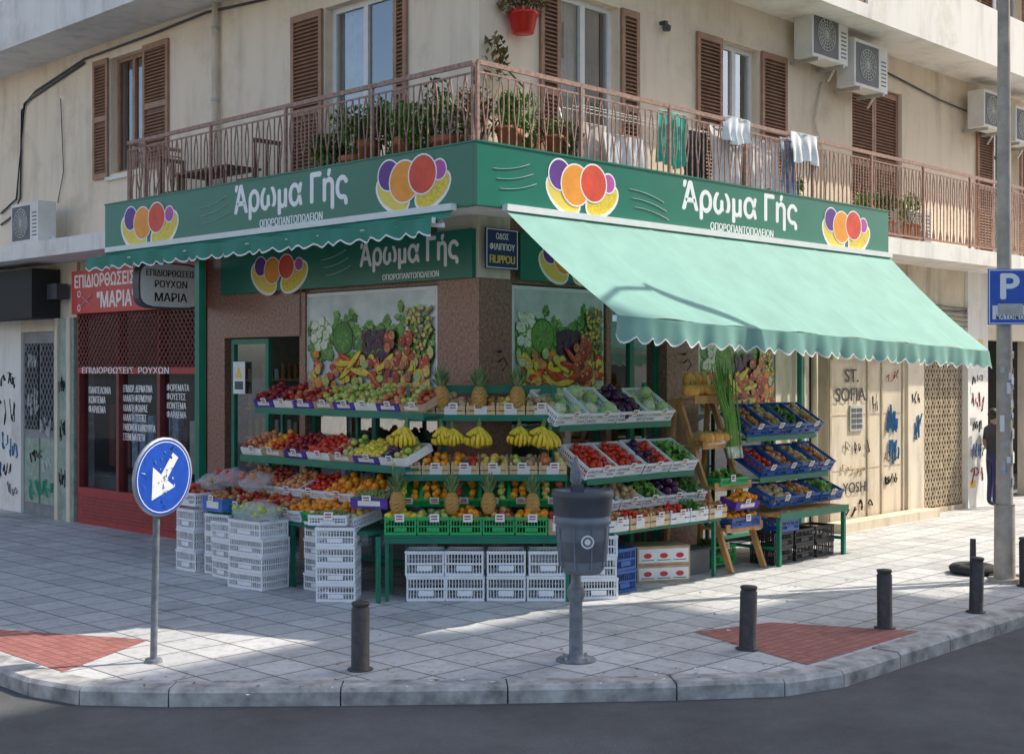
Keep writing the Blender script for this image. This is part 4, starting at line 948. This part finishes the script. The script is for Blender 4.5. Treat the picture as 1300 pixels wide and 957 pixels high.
# ------------------------------------------------------------ person
def person(M):
    J=[(0,0,.95),(0,0,1.15),(0,0,1.38),(0,-.0,1.5),(0,-.02,1.6),
       (.1,0,.9),(.11,-.02,.5),(.1,.03,.09),(.11,-.12,.04),
       (-.1,0,.9),(-.11,.02,.5),(-.12,.07,.09),(-.12,-.08,.04),
       (.18,0,1.4),(.23,.02,1.13),(.2,-.12,.9),(.19,-.17,.83),
       (-.18,0,1.4),(-.24,.02,1.13),(-.22,-.1,.9),(-.21,-.15,.83)]
    Rr=[.14,.13,.15,.06,.06,.095,.065,.045,.04,.095,.065,.045,.04,.07,.05,.036,.03,.07,.05,.036,.03]
    E=[(0,1),(1,2),(2,3),(3,4),(0,5),(5,6),(6,7),(7,8),(0,9),(9,10),(10,11),(11,12),(2,13),(13,14),(14,15),(15,16),(2,17),(17,18),(18,19),(19,20)]
    for b,s in((16,1),(20,-1)):
        base=J[b]
        for k in range(5):
            off=(-.03+.015*k);i0=len(J);L=.07-.006*abs(k-2)
            if k==0: a=(base[0],base[1]-.03,base[2]+.0);c=(base[0]-.01*s,base[1]-.06,base[2]-.02)
            else: a=(base[0]-.0,base[1]+off*.8,base[2]-.05);c=(base[0]-.015*s,base[1]+off,base[2]-.05-L)
            J+= [a,c];Rr+=[.012,.009];E+=[(b,i0),(i0,i0+1)]
    me=bpy.data.meshes.new('body');me.from_pydata(J,E,[]);o=bpy.data.objects.new('tmp',me);scene.collection.objects.link(o)
    o.modifiers.new('s','SKIN');sv=me.skin_vertices[0].data
    for i,r in enumerate(Rr): sv[i].radius=(r,r*(.72 if i<3 else 1));sv[i].use_root=(i==0)
    o.modifiers.new('u','SUBSURF').levels=1
    bpy.context.view_layer.update();dg=bpy.context.evaluated_depsgraph_get()
    m2=bpy.data.meshes.new_from_object(o.evaluated_get(dg));bpy.data.objects.remove(o)
    m2.materials.clear()
    for n in('street_blue','cloth_dark','skin','hair'): m2.materials.append(MATS[n])
    for p in m2.polygons:
        z=p.center.z;p.use_smooth=True
        p.material_index=1 if z>.93 and z<1.5 else (0 if z<.93 and z>.1 else (1 if z<=.1 else 2))
        if abs(p.center.x)>.16 and z<1.2: p.material_index=2
    P=obj('person',m2,None,M)
    h=MB();h.sph((0,-.02,1.63),.105,'skin',(.78,.92,1.15),None,True);h.sph((0,.008,1.66),.108,'hair',(.84,.92,1.08),None,True);h.sph((0,-.125,1.615),.016,'skin',(.8,1,1.3))
    for s in(-1,1): h.sph((s*.035,-.108,1.64),.011,'paper');h.sph((s*.035,-.118,1.64),.006,'dark');h.sph((s*.083,-.01,1.625),.022,'skin',(.4,.8,1.2))
    h.sph((0,-.112,1.575),.02,'red_paint',(1.1,.4,.3))
    h.build('head',P)
person(T((12.52,-.32,0))@RZ(60))
# ------------------------------------------------------------ opposite buildings
def block(name,x0,x1,y0,y1,h,faces,mat):
    q=MB();q.box(x0,x1,y0,y1,-.13,h,mat)
    for (ax,s) in faces:
        a0,a1=(x0,x1) if ax=='y' else (y0,y1)
        n=int((a1-a0)/3)
        for k in range(int(h/3.1)):
            z=.6+3.1*k
            for i in range(n):
                c=a0+(i+.5)*(a1-a0)/n
                if ax=='y':
                    yy=y1 if s>0 else y0
                    q.box(c-.7,c+.7,yy-(0 if s>0 else .05),yy+(.05 if s>0 else 0),z,z+2.0,'shutter' if (i+k)%3==0 else 'ac_grill')
                    if k: q.box(c-1.3,c+1.3,yy if s>0 else yy-1,yy+1 if s>0 else yy,z-.3,z-.15,'plaster_white');q.box(c-1.3,c+1.3,yy+.95*s-.02,yy+.95*s+.02,z-.15,z+.7,'plaster_white')
                else:
                    xx=x1 if s>0 else x0
                    q.box(xx-(0 if s>0 else .05),xx+(.05 if s>0 else 0),c-.7,c+.7,z,z+2.0,'shutter' if (i+k)%3==0 else 'ac_grill')
                    if k: q.box(xx if s>0 else xx-1,xx+1 if s>0 else xx,c-1.3,c+1.3,z-.3,z-.15,'plaster_white');q.box(xx+.95*s-.02,xx+.95*s+.02,c-1.3,c+1.3,z-.15,z+.7,'plaster_white')
    q.build(name)
block('apartment_block',5,20.2,-20,-13.2,30,[('y',1)],'plaster_white')
block('apartment_block',-40,-22,4,34,12,[('x',1)],'plaster_white')
block('apartment_block',34,50,0.4,24,15,[('y',-1),('x',-1)],'plaster')
block('apartment_block',0.3,24,28,50,18,[('x',-1)],'plaster_white')
# ------------------------------------------------------------ light, camera
el,az=49,-28
sd=Vector((math.cos(R(el))*math.cos(R(az)),math.cos(R(el))*math.sin(R(az)),math.sin(R(el))))
ld=bpy.data.lights.new('sun','SUN');ld.energy=5;ld.angle=R(.5);ld.color=(1,.94,.83)
lo=bpy.data.objects.new('sun',ld);scene.collection.objects.link(lo);lo.rotation_mode='QUATERNION';lo.rotation_quaternion=sd.to_track_quat('Z','Y')
w=bpy.data.worlds.new('World');scene.world=w;w.use_nodes=True;nt=w.node_tree
sk=nt.nodes.new('ShaderNodeTexSky');sk.sky_type='NISHITA';sk.sun_disc=False;sk.sun_elevation=R(el);sk.sun_rotation=R(90-az);sk.dust_density=2.5
nt.links.new(sk.outputs[0],nt.nodes['Background'].inputs[0]);nt.nodes['Background'].inputs[1].default_value=.25
cam=bpy.data.cameras.new('camera');cam.lens=46.25;cam.sensor_width=36;cam.shift_y=-.0081;cam.clip_end=1000
co=bpy.data.objects.new('camera',cam);scene.collection.objects.link(co);co.location=(-10.305,-10.574,2.475);co.rotation_euler=(R(90),0,R(-45.7));scene.camera=co
scene.view_settings.view_transform='Standard';scene.view_settings.look='None';scene.view_settings.exposure=0
